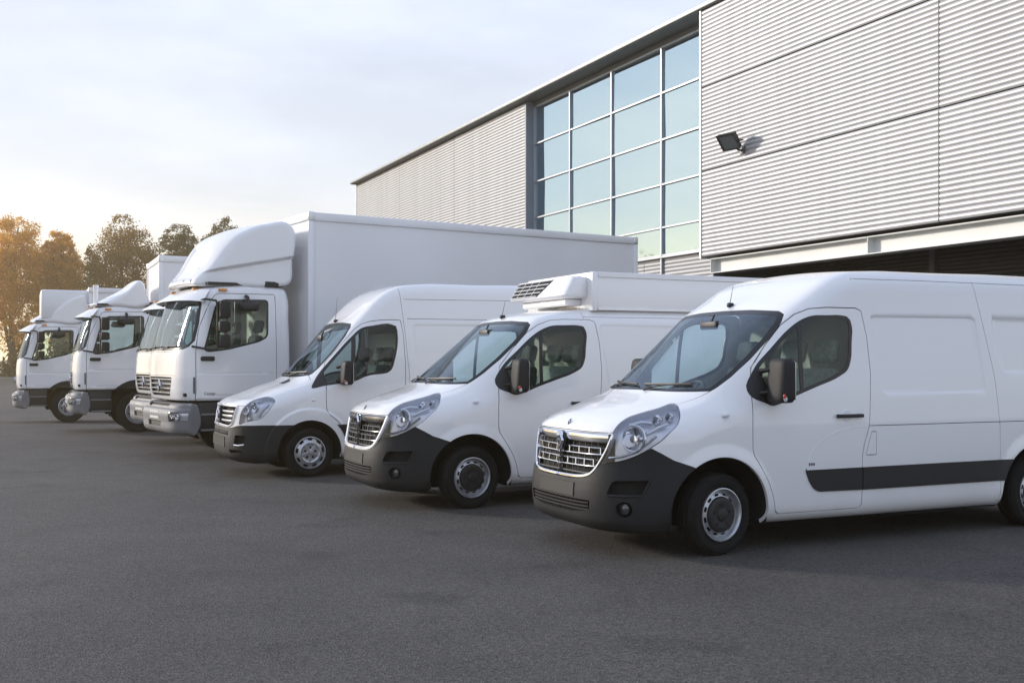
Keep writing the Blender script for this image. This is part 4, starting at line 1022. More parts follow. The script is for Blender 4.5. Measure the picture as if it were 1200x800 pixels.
def grille(B, q, root, kind):
    sp = kind == 'sprint'; nose = q['nose']
    Pm = lambda m, z, off: B.ptm(m, z, nose, off)
    fl = np.array([1, -1, 1.0])
    g = empty('grille', (0, 0, 0)); g.parent = root
    # dark backing 7 cm behind the opening, closed towards the opening by the body's own rim
    poly = np.array([p for p in q['gr'] if p[0] >= -.01]); 
    def bars(zf, m1, rad, mat, off, name='bar', sq=None, n=15):
        mm = np.linspace(.0, 1, n); pts = []
        for sgn in (-1, 1):
            ms = m1 * mm; zs = np.array([zf(a) for a in ms]); P = Pm(ms, zs, off)
            # centre strip: arc coordinate starts at the nose centre
            if sgn > 0: P = P * fl
            pts.append(P)
        path = list(pts[0][::-1]) + list(pts[1][1:])
        return MB().tube(path, rad, 8, sq=sq).build(name, mat, g)
    mlo = q['grm']
    # backing sheet
    nz, nm_ = 10, 16; V = []; zt, zb = q['grz']
    for z in np.linspace(zb-.01, zt+.01, nz):
        ms = np.linspace(mlo(zb), np.interp(z, [zb, zt], q['grw']) + .0, nm_); P = Pm(ms, np.full(nm_, z), -.06); V.append(P)
    V = np.array(V)
    Vf = np.concatenate([(V*fl)[:, ::-1][:, :-1], V], 1); a, b = Vf.shape[:2]
    f = [(i*b+j, i*b+j+1, (i+1)*b+j+1, (i+1)*b+j) for i in range(a-1) for j in range(b-1)]
    MB().add(Vf.reshape(-1, 3), f).build('grille_backing', DARK, g)
    if not sp:
        hi = kind == 'high'; ch = CHROME if hi else DCHROME
        # broad top bar with the emblem; section is a flattened tube following the nose
        bars(lambda a: .985 + .006*a, .79, .040, ch, -.012, 'top_bar', sq=(.45, 1.0), n=22)
        wid = lambda z: np.interp(z, [.66, .72, .785, .88, .955], [.45, .58, .66, .735, .79])
        for z, nn in ((.845, 10), (.745, 10)):
            bars(lambda a: z + .012*a, wid(z), .0075, CHROME if hi else DCHROME, -.008, 'bar', sq=(1, 1))
        # openings between thin uprights in the two chrome rows
        m = MB()
        for z in (.845, .745):
            w = wid(z) - .03
            ys = np.linspace(-w, w, 9)
            for yv in ys:
                c = [Pm([abs(yv)], [z + .012*abs(yv) + dz], -.012)[0] for dz in (.0, .055)]
                c = [p*(fl if yv > 0 else 1) for p in c]; m.tube([Vector(c[0]), Vector(c[1])], .005, 6)
            for dz in (.055,):
                for s in (1, -1):
                    ms = np.linspace(0, w, 12); P = Pm(ms, z + dz + .012*ms, -.014)
                    m.tube([Vector(p*(fl if s > 0 else 1)) for p in P], .0045, 6)
        m.build('grille_mesh', CHROME if hi else DCHROME, g)
        # dark horizontal slats further back
        m = MB()
        for z in (.69, .80, .90):
            ms = np.linspace(0, wid(z), 12); P = Pm(ms, np.full(12, z), -.03)
            m.tube([Vector(p) for p in P[::-1]] + [Vector(p) for p in (P*fl)[1:]], .012, 6)
        for i, yv in enumerate(np.linspace(-.62, .62, 13)):
            a_ = Pm([abs(yv)]*2, [.66 if abs(yv) < .45 else .76, .95], -.034)*(fl if yv > 0 else 1); m.tube([Vector(a_[0]), Vector(a_[1])], .006, 6)
        m.build('slats', BLACK, g)
        # surround down the sides and along the bottom
        out = [(.84, 1.02), (.80, .945), (.745, .865), (.675, .785), (.625, .735), (.555, .690), (.47, .668), (.36, .656), (.2, .650), (0.0, .648)]
        o2 = catmull(out, False, 4); P = Pm(o2[:, 0], o2[:, 1], .0)
        path = [Vector(p) for p in P] + [Vector(p) for p in (P*fl)[::-1][1:]]
        MB().tube(path, .016 if hi else .026, 8, sq=(1, .8)).build('surround', CHROME if hi else WHITE, g)
        x = B.xfront(0, .94)[0] - .012
        m = MB(); m.add(*sball((x+.012, 0, .94), (.012, .060, .090), (.9, .9), 20, 10)); m.build('emblem_plinth', BLACK if hi else DCHROME, g)
        diamond('emblem', g, (x-.010, 0, .94), .115, .175, DIAMOND, d=.018, bar=.42)
        x = B.xfront(0, 1.095)[0]; diamond('bonnet_emblem', root, (x-.003, 0, 1.10), .05, .06, DCHROME, d=.008, lean=.6)
    else:
        for z in (.79, .855, .92):
            bars(lambda a: z + .004*a, np.interp(z, [.74, 1.0], [.60, .72]), .018, STEEL, -.02, 'bar', sq=(.7, 1))
        x = B.xfront(0, .885)[0]
        m = MB(); m.rbox(x-.02, x+.02, -.035, .035, .76, 1.0, .01, 2); m.build('emblem_plinth', BLACK, g)
        diamond('emblem', g, (x-.028, 0, .885), .13, .18, DIAMOND, d=.016)
        out = [(.81, .985), (.745, .86), (.69, .755), (.62, .728), (.4, .722), (0.0, .73)]
        o2 = catmull(out, False, 5); P = Pm(o2[:, 0], o2[:, 1], .002)
        top = Pm(np.linspace(0, .80, 8), np.full(8, 1.0), .002)
        path = [Vector(p) for p in top] + [Vector(p) for p in P[1:]]
        path2 = [Vector(p*fl) for p in top] + [Vector(p*fl) for p in P[1:]]
        MB().tube(path, .016, 8).tube(path2, .016, 8).build('surround', WHITE, g)
    # lower grille bars, fog lamps and plate holder
    bump = [o for o in kids(root) if o.name.startswith('bumper')][0]
    m = MB()
    for z in q['lowbars']:
        ms = np.linspace(0, .53, 12); P = Pm(ms, np.full(12, z) + .02*ms**2, -.012)
        m.tube([Vector(p) for p in P[::-1]] + [Vector(p) for p in (P*fl)[1:]], .013, 6)
    for yv in np.linspace(-.5, .5, 15):
        a_ = Pm([abs(yv)]*2, [q['lowbars'][0]-.03, q['lowbars'][-1]+.03], -.03)*(fl if yv > 0 else 1); m.tube([Vector(a_[0]), Vector(a_[1])], .008, 6)
    m.build('lower_grille', GRILLEB, bump)
    pw, pz0, pz1 = q['plate']
    ys = np.linspace(-pw, pw, 9); f0 = []; 
    V = [];
    for z in (pz0, pz1):
        P = B.pt(ys, np.full(9, z), .016); V += list(P)
    f = [(i, i+1, 9+i+1, 9+i) for i in range(8)]
    Vb = [v + np.array([.015, 0, 0]) for v in V]; m = MB(); m.add(V + Vb, f + [(18+a, 18+d, 18+c, 18+b) for a, b, c, d in f] + [(i, 18+i, 18+i+1, i+1) for i in range(8)] + [(9+i, 9+i+1, 27+i+1, 27+i) for i in range(8)] + [(0, 9, 27, 18), (8, 26, 35, 17)])
    m.build('number_plate_holder', PLATED, bump)
    for (mm, z, r) in q['fogs']:
        for s in (-1, 1):
            c = Pm([mm], [z], -.035)[0]; nn = Pm([mm], [z], .0)[0] - c; 
            if s > 0: c = c*fl; nn = nn*fl
            nn = (Vector(nn).normalized() + Vector((-.8, 0, 0))).normalized()
            Mx = Matrix.Translation(Vector(c)) @ nn.to_track_quat('Z', 'Y').to_matrix().to_4x4()
            m = MB(); m.lathe([(r*.72, .0), (r*.66, .012), (r*.4, .02), (0, .022)], 18, axis='z', M=Mx); m.build('fog_lamp', FOGM, bump)
    for pts in q.get('blades', []):
        for s in (-1, 1):
            P = Pm([p[0] for p in pts], [p[1] for p in pts], .004)*(fl if s > 0 else 1)
            MB().tube([Vector(p) for p in P], .012, 8, sq=(1, 1)).build('intake_blade', ALU if q.get('blade_alu', True) else PLASTIC, bump)
    return g

def circ(c, r, n=18, sx=1.0): return [(c[0] + r*sx*math.cos(2*math.pi*k/n), c[1] + r*math.sin(2*math.pi*k/n)) for k in range(n)]
MASTER.update(
    mould=[(.885, .682), (.93, .58), (.98, .515), (1.04, .488), (1.56, .48), (3.28, .48), (4.72, .48), (4.72, .68), (2.5, .683)],
    handle=((1.23, 1.53), 1.147), mir=(.53, .985, 1.47, .38), aerial=(.82, 2.165), wipz=1.40, grm=lambda z: 0.0, grz=(.66, 1.01), grw=(.50, .84),
    holes=[rpoly([(-.2, .345), (.3, .355), (.555, .385), (.565, .47), (-.2, .462)], .02), rpoly([(.86, .645), (1.31, .655), (1.22, .535), (.78, .528)], .03), circ((1.0, .41), .068, 18, 1.45)],
    lowbars=(.375, .405, .435), plate=(.31, .485, .597), fogs=[(1.0, .41, .072)], bowls=[(1.10, .995, .112), (1.33, 1.165, .045), (1.46, 1.185, .036)],
    strips=[([(.78, .83), (.95, .845), (1.12, .885), (1.25, .95), (1.36, 1.02)], 'chrome_strip', CHROME, .012), ([(1.0, 1.12), (1.15, 1.15), (1.28, 1.14)], 'upper_strip', HLIN, .018), ([(1.24, 1.04), (1.36, 1.10), (1.46, 1.13)], 'side_strip', HLIN, .016)],
    blades=[[(1.30, .655), (1.26, .60), (1.215, .535)], [(.80, .522), (1.0, .520), (1.20, .524)]], blade_alu=False)
SPRINT = dict(
    nose=-1.09, bonz=1.005,
    win=[(.03, 1.25), (.21, 1.278), (.45, 1.31), (.67, 1.345), (.80, 1.40), (.91, 1.428), (1.05, 1.44), (1.15, 1.462), (1.21, 1.51), (1.245, 1.60), (1.31, 2.06), (1.30, 2.12), (1.24, 2.155), (.95, 2.14), (.77, 2.10), (.62, 1.97), (.40, 1.73), (.22, 1.52), (.10, 1.36)],
    door=[(.235, 1.28), (.23, 1.1), (.235, .95), (.27, .88), (.38, .79), (.47, .69), (.54, .58), (.56, .33), (.58, .30), (1.38, .30), (1.40, .33), (1.40, 1.06), (1.42, 1.6), (1.40, 2.0), (1.36, 2.225), (1.11, 2.225), (.90, 2.20), (.78, 2.16), (.68, 2.09), (.45, 1.83), (.255, 1.60), (.215, 1.45)],
    pillar=[(.61, 1.2), (.60, 1.6), (.625, 2.1), (.69, 2.2), (.665, 1.6), (.675, 1.2)], tri=[(-.1, 1.2), (-.1, 1.5), (.24, 1.56), (.22, 1.45), (.24, 1.36), (.28, 1.2)],
    wsb=lambda y: -.095 + .55*y**3.5, ws=[(-.1, 1.30), (.5, 1.30), (.66, 1.36), (.72, 1.45), (.755, 1.54), (.79, 1.77), (.80, 1.98), (.775, 2.11), (.72, 2.16), (.4, 2.185), (-.1, 2.19)],
    hl=[(.885, .76), (.90, .82), (.915, .89), (.96, .955), (1.02, 1.01), (1.10, 1.07), (1.18, 1.105), (1.27, 1.123), (1.50, 1.095), (1.525, 1.08), (1.50, 1.0), (1.44, .92), (1.36, .85), (1.29, .825), (1.23, .815), (1.05, .79)],
    bump=[(-.2, .70), (.55, .698), (.66, .703), (.78, .722), (.89, .736), (1.33, .742), (2.2, .735), (2.2, 0), (-.2, 0)],
    gr=[(-.2, 1.0), (.4, 1.0), (.80, .985), (.74, .86), (.685, .755), (.62, .732), (.40, .726), (-.2, .735)],
    bon=[(-1.2, -.3), (-1.2, .74), (-.86, .79), (-.77, .775), (-.62, .79), (.05, .80), (.05, -.3)],
    vent=[(-.30, .28), (-.27, .50), (-.17, .50), (-.12, .28)],
    mould=[(.44, .66), (.50, .55), (1.39, .55), (1.39, .73), (.38, .73)],
    handle=((1.16, 1.36), 1.13), mir=(.50, .965, 1.46, .34), aerial=(.64, 2.225), wipz=1.435, grm=lambda z: 0.0, grz=(.735, .99), grw=(.66, .80),
    holes=[rpoly([(-.2, .60), (.56, .60), (.575, .655), (-.2, .655)], .012), rpoly([(.80, .60), (1.06, .60), (1.02, .485), (.77, .47)], .02), rpoly([(.62, .40), (.95, .40), (.98, .355), (.66, .35)], .01)],
    lowbars=(.615, .628, .64), plate=(.43, .43, .565), fogs=[], bowls=[(1.02, .93, .075), (1.20, .99, .07), (1.10, .83, .035)], in_dx=-.18,
    strips=[([(1.28, .86), (1.36, .95), (1.44, 1.05)], 'side_strip', HLIN, .022), ([(1.02, 1.04), (1.14, 1.085), (1.26, 1.10)], 'upper_strip', HLIN, .012)],
    blades=[[(.78, .465), (.90, .462), (1.03, .475)]], blade_alu=True)
# ------------------------------------------------------------------ box trucks (x = 0 at the front edge of the door, y < 0 faces the camera)
TW = 1.10
def truck_cab():
    root = empty('box_truck', (0, 0, 0))
    pr = [(-.20, .965), (-.27, .985), (-.295, 1.06), (-.31, 1.25), (-.305, 1.5), (-.28, 1.78), (-.20, 2.07), (-.10, 2.40), (-.03, 2.62), (.02, 2.74), (.09, 2.82), (.22, 2.87), (.45, 2.90), (1.0, 2.92), (1.42, 2.91),
          (1.53, 2.87), (1.57, 2.75), (1.58, 2.3), (1.58, 1.2), (1.57, 1.03), (1.50, .965), (1.0, .96), (.3, .96)]
    prof = simplify(catmull(pr, True, 10), .0005); PG = GridSD(prof, .015)
    A = smooth_table([.5, 1.8, 2.6, 2.9], [.145, .145, .12, .10]); W = smooth_table([.9, 1.0, 1.7, 2.0, 2.65, 2.95], [1.085, 1.095, 1.10, 1.092, 1.045, 1.0])
    win = rpoly([(.09, 1.80), (.30, 2.555, .09), (.42, 2.64, .09), (1.21, 2.655, .07), (1.19, 2.02, .08), (1.02, 1.935, .05), (.52, 1.81), (.17, 1.765, .04)], .04)
    door = rpoly([(-.03, .975, .01), (-.03, 1.78, .1), (.02, 2.15, .1), (.19, 2.55, .1), (.31, 2.735, .08), (1.325, 2.745, .04), (1.335, 1.13, .01), (.50, .975, .01)], .05)
    ac, ar = (1.07, .50), .60
    gro = [[(-.02, 1.42), (1.33, 1.42)], [(-.02, 1.05), (.6, 1.05)], [(1.44, 2.85), (1.44, 1.2)]]
    def F(V):
        x, y, z = V[:, 0], np.abs(V[:, 1]), V[:, 2]
        xs = x - A(z) * np.minimum(y, 1.25) ** 6 * (1 - sstep(x, .5, 1.2))
        p = PG(xs, z + .04*y*y*sstep(z, 2.3, 2.7)); f = smax(p, y - W(z), .10)
        n = y > .8
        if n.any():
            add = np.zeros(x.shape); an = np.zeros(n.sum())
            for ln in gro: an += .004*np.exp(-(sdline(x[n], z[n], ln)/.008)**2)
            add[n] = an; f = f + add
        return f
    B = Body(F, prof, .2, 1.1, lambda x: 1.75 + 0*x, 1.1, nth=44, squeeze=.35, step=.03)
    X = lambda V: V[:, 0]; Y = lambda V: np.abs(V[:, 1]); Z = lambda V: V[:, 2]; nose = -.31
    M_ = lambda V: Y(V) + X(V) - nose
    fwin = lambda V: np.maximum(sdpoly(X(V), Z(V), win), .8 - Y(V)); fdoor = lambda V: np.maximum(sdpoly(X(V), Z(V), door), .8 - Y(V))
    wsp = [(-.1, 1.80), (.6, 1.802), (.92, 1.82), (1.0, 1.86), (1.045, 1.95), (1.035, 2.25), (1.0, 2.55), (.95, 2.63), (.7, 2.655), (-.1, 2.66)]
    fws = lambda V: np.maximum(sdpoly(Y(V), Z(V), wsp), X(V) - .15)
    grp = rpoly([(-.2, 1.362), (.66, 1.355, .03), (.55, 1.045, .06), (-.2, 1.04)], .05); fgr = lambda V: np.maximum(sdpoly(Y(V), Z(V), grp), X(V) + .05)
    fbp = lambda V: np.maximum(sdpoly(Y(V), Z(V), [(-.2, 1.78), (.80, 1.775), (.80, 1.385), (-.2, 1.385)]), X(V) + .05)
    farch = lambda V: np.maximum(np.hypot(X(V)-ac[0], Z(V)-ac[1]) - ar, .5 - Y(V)); fflare = lambda V: np.maximum(np.maximum(np.hypot(X(V)-ac[0], Z(V)-ac[1]) - .70, .8 - Y(V)), -2)
    fpil = lambda V: np.abs(X(V) - .50) - .018
    G = .005
    for ln in gro: B.cut(lambda V: np.where(Y(V) > .7, sdline(X(V), Z(V), ln), 1.0), .004, .013)
    B.cut(farch); B.cut(fflare); B.cut(fdoor, -G, G); B.cut(fwin, -.03, 0.0); B.cut(fws, -.03, 0.0, .006); B.cut(fgr); B.cut(fbp, -G, 0.0); B.cut(lambda V: Z(V) - .985); B.cut(lambda V: Z(V) - 2.50)
    B.finish(); C, NC = B.C, B.NC
    alive = ~(farch(C) < 0); under = (C[:, 2] < .985) & (NC[:, 2] < -.3)
    ws = fws(C); m_ws = ws < -.03; band = (ws >= -.03) & (ws < .006); alive &= ~(ws < .006)
    wn_ = fwin(C); seal = (wn_ < 0) & (wn_ > -.03); glz = wn_ <= -.03; alive &= ~(wn_ < 0)
    gr = (fgr(C) < 0); alive &= ~gr
    dd = fdoor(C); flare = (fflare(C) < 0) & alive & (dd > G); dr = (dd < -G) & alive & ~(fflare(C) < 0); flare = (fflare(C) < 0) & alive; alive &= ~(dd < G) & ~(fflare(C) < 0)
    bp = fbp(C); pan = (bp < -G) & alive; alive &= ~(bp < 0)
    B.obj('cab', alive & ~under, WHITE, root, mirror='both', rim=.015); B.obj('cab_underside', under & alive, DARK, root, mirror='both'); B.obj('service_panel', pan, WHITE, root, mirror='both', rim=.012)
    w = B.obj('windscreen', m_ws, GLASS, root, mirror='both', off=-.003); B.obj('windscreen_seal', band, SEAL, w, mirror='both', off=-.002, rim=.012)
    for s in (-1, 1):
        sc = (1, -s, 1)
        B.obj('wheel_arch_flare', flare, PLASTIC, root, side=s, off=.018, rim=.03)
        d = B.obj('door', dr, WHITE, root, side=s, rim=.014); B.obj('window', glz, SGLASS, d, side=s, off=-.004); B.obj('window_seal', seal, SEAL, d, side=s, off=-.001, rim=.01)
        m = MB(); m.rbox(.04, .27, -1.145, -1.09, 1.625, 1.70, .025, 3); o = m.build('handle', BLACK, d); o.scale = sc
        m = MB(); m.box(.08, 1.32, -1.03, -1.01, 1.0, 1.76); o = m.build('door_card', TRIM, d); o.scale = sc
        # stacked mirrors on an upright
        m = MB(); m.tube([(.03, -1.06, 2.60), (.10, -1.16, 2.63), (.235, -1.30, 2.60), (.25, -1.33, 2.5), (.25, -1.33, 1.84), (.20, -1.30, 1.80), (-.10, -1.10, 1.86)], .019, 8)
        o = m.build('mirror_arm', BLACK, root); o.scale = sc
        for z0, z1, dx in ((2.31, 2.60, .0), (2.09, 2.27, -.01), (1.83, 2.05, .0)):
            v, f = sball((.345+dx, -1.33, (z0+z1)/2), (.085, .115, (z1-z0)/2), (.3, .45), 20, 10); m = MB(); m.add(v, f); m.rbox(.41, .434, -1.425, -1.235, z0+.02, z1-.02, .005, 1)
            o = m.build('door_mirror', PLASTIC, root, angle=60); o.scale = sc
        v, f = sball((.82, -1.20, 2.52), (.17, .10, .075), (.5, .7), 20, 10); m = MB(); m.add(v, f); m.tube([(.82, -1.04, 2.70), (.82, -1.12, 2.68), (.82, -1.18, 2.58)], .03, 8); o = m.build('kerb_mirror', BLACK, root); o.scale = sc
        m = MB(); m.rbox(.36, .50, -1.065, -1.0, 2.775, 2.815, .012, 2); o = m.build('marker_lamp', AMBER, root); o.scale = sc
        # entry steps and the panel between bumper and wheel
        m = MB(); m.rbox(.03, .50, -1.04, -.60, .47, .955, .02, 2); o = m.build('step_well', BLACK, root); o.scale = sc
        for z in (.755, .50): m = MB(); m.rbox(.06, .49, -1.075, -.95, z-.02, z+.012, .008, 1); o = m.build('step', GREYBUMP, root); o.scale = sc
        liner(root, ac, ar+.002, s*1.085, s*.45, .36)
        wheel(root, (ac[0], s*(1.10-.15), .47), s, rad=.47, wid=.26, rim=.27, style='truck')
        m = MB(); m.tube([(-.06, -1.085, 1.10), (-.06, -1.09, 1.36)], .012, 8); o = m.build('corner_deflector', BLACK, root); o.scale = sc
    # grille
    g = empty('grille'); g.parent = root
    xs = lambda y, z, off: [Vector(p) for p in B.pt(np.atleast_1d(y), np.broadcast_to(np.atleast_1d(z), np.atleast_1d(y).shape), off)]
    ys = np.linspace(-.68, .68, 17)
    V = [p for z in (1.0, 1.2, 1.4) for p in xs(ys, z, -.05)]; MB().add(V, [(i*17+j, i*17+j+1, i*17+j+18, i*17+j+17) for i in range(2) for j in range(16)]).build('grille_backing', BLACK, g)
    for z in (1.09, 1.165, 1.24, 1.315):
        ww = np.interp(z, [1.04, 1.36], [.53, .64]); m = MB(); m.tube(xs(np.linspace(-ww, ww, 13), z, -.018), .020, 8, sq=(.8, 1)); m.build('bar', DCHROME, g)
    x = B.xfront(0, 1.21)[0]; diamond('emblem', g, (x - .012, 0, 1.21), .17, .22, DIAMOND, d=.02)
    # bumper, a shell of its own
    bp_ = [(-.30, .44), (-.36, .455), (-.39, .50), (-.40, .62), (-.40, .80), (-.375, .835), (-.345, .85), (-.325, .90), (-.29, .925), (-.10, .925), (.00, .915), (.02, .86), (.02, .50), (-.03, .44)]
    bprof = simplify(catmull(bp_, True, 8), .0005); BG = GridSD(bprof, .012)
    def FB(V):
        x, y, z = V[:, 0], np.abs(V[:, 1]), V[:, 2]
        return smax(BG(x - .13*np.minimum(y, 1.25)**8*(1-sstep(x, -.15, .0)), z), y - 1.10, .03)
    Q = Body(FB, bprof, -.20, -.10, lambda x: .68 + 0*x, 1.1, nth=60, squeeze=.35, step=.02)
    mb = lambda V: np.abs(V[:, 1]) + V[:, 0] + .40
    hlp = rpoly([(.78, .80), (1.34, .79), (1.32, .65), (.80, .64)], .02); fh = lambda V: np.maximum(sdpoly(mb(V), V[:, 2], hlp), V[:, 0] - .0)
    slot = rpoly([(-.2, .635), (.40, .635), (.36, .545), (-.2, .545)], .015); fs = lambda V: np.maximum(sdpoly(np.abs(V[:, 1]), V[:, 2], slot), V[:, 0] + .2)
    Q.cut(fh); Q.cut(fs); Q.cut(lambda V: np.maximum(sdpoly(np.abs(V[:, 1]), V[:, 2], [(-.2, .93), (.62, .93), (.58, .865), (-.2, .865)]), V[:, 0] + .2)); Q.finish()
    h = fh(Q.C) < 0; sl_ = fs(Q.C) < 0; tp = (sdpoly(np.abs(Q.C[:, 1]), Q.C[:, 2], [(-.2, .93), (.62, .93), (.58, .865), (-.2, .865)]) < 0) & (Q.C[:, 0] < -.2)
    bo = Q.obj('bumper', ~h & ~sl_ & ~tp, GREYBUMP, root, mirror='both', rim=.03); Q.obj('bumper_slot', sl_ | tp, BLACK, bo, mirror='both', off=-.035)
    for s in (-1, 1):
        hd = Q.obj('headlight', h, HLIN, root, side=s, off=-.045); Q.obj('lens_cover', h, LENS, hd, side=s, off=-.002)
        for mm, r in ((.90, .062), (1.05, .062), (1.19, .045)):
            P = Q.ptm([mm], [.722], -.40, -.02)[0]; N2 = Q.ptm([mm], [.722], -.40, .0)[0] - P; m = MB()
            Mx = Matrix.Translation(Vector(P)) @ (Vector(N2).normalized() + Vector((-.6, 0, 0))).normalized().to_track_quat('Z', 'Y').to_matrix().to_4x4()
            m.lathe([(r, .006), (r*.9, -.008), (r*.5, -.02), (.02, -.022), (.018, .0), (0, .004)], 16, axis='z', M=Mx); o = m.build('reflector', LAMP if mm < 1.25 else AMBER, hd); o.scale = (1, -s, 1)
    x = -.403; m = MB(); m.rbox(x-.008, x+.03, -.26, .26, .665, .80, .004, 1); m.build('number_plate', PLATEW, bo)
    # cab inside
    m = MB(); m.box(1.44, 1.47, -1.0, 1.0, 1.0, 2.8); m.build('rear_wall', LTRIM, root)
    m = MB(); m.prism([(-.22, 1.76), (.16, 1.78), (.26, 1.70), (.26, 1.2), (-.22, 1.1)], -.70, .70); m.build('dashboard', TRIM, root)
    m = MB(); m.box(-.2, 1.44, -1.0, 1.0, 1.05, 1.10); m.build('cab_floor', DARK, root)
    for y in (-.58, .58): seat(root, .98, y, SEATM, 1.35, .62)
    steering(root, .36, .58, 1.74, 25, .22)
    m = MB(); m.rbox(-.02, .04, -.10, .10, 2.30, 2.45, .02, 2); m.tube([(.02, 0, 2.45), (.05, 0, 2.60)], .01, 6); m.build('interior_mirror', BLACK, root)
    for y0, y1, z in ((-.8, -.62, .10), (-.50, -.30, .14), (.0, .22, .09)): m = MB(); m.rbox(-.14, -.02, y0, y1, 1.80, 1.80+z, .01, 1); m.build('dash_item', TRIM, root)
    # visor over the windscreen and wipers
    yv = np.linspace(-1.0, 1.0, 21); P1 = xs(yv, 2.56, .20); P2 = xs(yv, 2.76, .015)
    V = [p - Vector((-.10*abs(y)**3, 0, .02*abs(y))) for p, y in zip(P1, yv)] + P2; V = V + [p + Vector((.02, 0, .03)) for p in V]; n = 21
    f = [(i, i+1, n+i+1, n+i) for i in range(n-1)] + [(2*n+i, 3*n+i, 3*n+i+1, 2*n+i+1) for i in range(n-1)] + [(i, 2*n+i, 2*n+i+1, i+1) for i in range(n-1)]
    MB().add(V, f).build('sun_visor', WHITE, root)
    for a, b in ((-.75, -.1), (.0, .7)): m = MB(); m.tube(xs(np.linspace(a, b, 6), 1.86, .015), .010, 6); p = xs([b, b-.1, (a+b)/2], [1.80, 1.84, 1.86], .02); m.tube(p, .010, 6); m.build('wiper', BLACK, root)
    for s in (-1, 1): m = MB(); m.rbox(.05, .13, s*.62-.05, s*.62+.05, 2.80, 2.835, .01, 1); m.build('roof_marker', AMBER, root)
    return root

def fairing(root, prof_pts, w_pts, crease=None, panel=True):
    prof = simplify(catmull(prof_pts, True, 8), .0005); PG = GridSD(prof, .02); wx, ww = zip(*w_pts); Wf = smooth_table(wx, ww, -1, 4, .2)
    def F(V):
        x, y, z = V[:, 0], np.abs(V[:, 1]), V[:, 2]
        w = Wf(x)
        if crease: w = w - .065 * (1 - sstep(z - crease(x), -.03, .03))
        f = smax(PG(x - .16*np.minimum(y, 1.2)**4*(1-sstep(x, .5, 1.3)), z + .04*y*y), y - w, .085)
        if panel: f = f + .035*sstep(-sdpoly(y, z, [(-1, 2.99), (.55, 2.99), (.42, 3.60), (-1, 3.62)]), -.015, .015)*(x < .62)
        return f
    zc = np.mean([p[1] for p in prof_pts])*.5 + .5*3.0
    B = Body(F, prof, .75, 1.25, lambda x: min(zc, 3.3) + 0*x, 1.1, nth=44, squeeze=.55, step=.03)
    if crease: B.cut(lambda V: V[:, 2] - crease(V[:, 0]), -.03, .03)
    if panel: B.cut(lambda V: np.maximum(sdpoly(np.abs(V[:, 1]), V[:, 2], [(-1, 2.99), (.55, 2.99), (.42, 3.60), (-1, 3.62)]), V[:, 0] - .62), -.015, .015)
    B.finish()
    o = B.obj('roof_fairing', np.ones(len(B.T), bool), WHITE, root, mirror='both')
    m = MB()
    for s in (-1, 1): m.rbox(.45, .60, s*.8-.03, s*.8+.03, 2.86, 2.95, .01, 1); m.rbox(1.15, 1.40, s*1.0-.03, s*1.0+.03, 2.87, 2.97, .01, 1)
    m.box(.20, 1.5, -.98, .98, 2.88, 2.925); m.build('fairing_mount', BLACK, root)
    return o

def cargo_box(root, x0, x1, z0, z1, hw=1.23, wheels=True):
    c = empty('cargo_box'); c.parent = root; t = .085; d = .012
    m = MB(); m.box(x0+.01, x1-.01, -hw+d, hw-d, z0+.02, z1-.02); m.build('box_panel', GRP, c, smooth=False)
    m = MB()
    for s in (-1, 1):
        m.rbox(x0+.002, x1-.002, s*hw-.018, s*hw+.018, z1-.13, z1+.012, .014, 2); m.build('top_rail', GRP, c); m = MB()
        m.rbox(x0, x1, s*hw-.016, s*hw+.016, z0-.05, z0+.10, .01, 1); m.build('bottom_rail', ALU, c); m = MB()
        for x in (x0, x1):
            m.rbox(x-.02 if x == x0 else x-t, x+t if x == x0 else x+.02, s*hw-.022, s*hw+.022, z0, z1-.135, .012, 2); m.build('corner_post', GRP, c); m = MB()
            a = x-.026 if x == x0 else x-t-.01
            m.rbox(a, a+t+.036, s*hw-.028, s*hw+.028, z1-.135, z1+.02, .02, 2); m.build('corner_casting', ALU, c); m = MB()
    for x in (x0, x1): m = MB(); m.rbox(x-.02, x+.02, -hw+.03, hw-.03, z1-.13, z1+.008, .014, 2); m.build('top_rail', GRP, c)
    for k in range(1, 5):
        x = x0 + (x1-x0)*k/5
    m = MB(); m.box(.3, x1-.1, -.45, .45, .62, .95); m.box(x0, x1, -.9, .9, z0-.16, z0-.02); m.rbox(2.3, 3.4, -1.1, -.62, .45, .90, .05, 2); m.build('chassis', DARK, root)
    for s in (-1, 1):
        m = MB(); m.rbox(2.1, x1*.62, s*1.15-.02, s*1.15+.02, .55, .85, .01, 1); m.build('side_guard', ALU, root)
        wheel(root, (x1*.70, s*.95, .47), s, rad=.47, wid=.26, rim=.27, style='truck')
        m = MB(); m.rbox(x1*.70-.62, x1*.70+.62, s*1.12-.03, s*1.12+.03, .85, 1.02, .02, 1); m.build('mudguard', BLACK, root)
    return c
def copy_tree(o, parent=None):
    c = o.copy(); COL.objects.link(c); c.parent = parent
    for ch in kids(o): copy_tree(ch, c)
    return c
# ------------------------------------------------------------------ the parked row
VG = 'white vans parked in a row'; TG = 'white box trucks parked in a row'
V1, B1 = build_van('high', (1.757, 9.13), 64.8, 'nearest white high-roof panel van with a chrome grille and a black side moulding', VG, R(8))
V2, B2 = build_van('low', (-.443, 12.0), 64.8, 'white low-roof van carrying a refrigerated box and cooling unit on its roof', VG, R(5))
V3, B3 = build_van('sprint', (-2.83, 15.22), 64.8, 'white high-roof van with dark bonnet vents and silver wheel covers', VG, R(2))
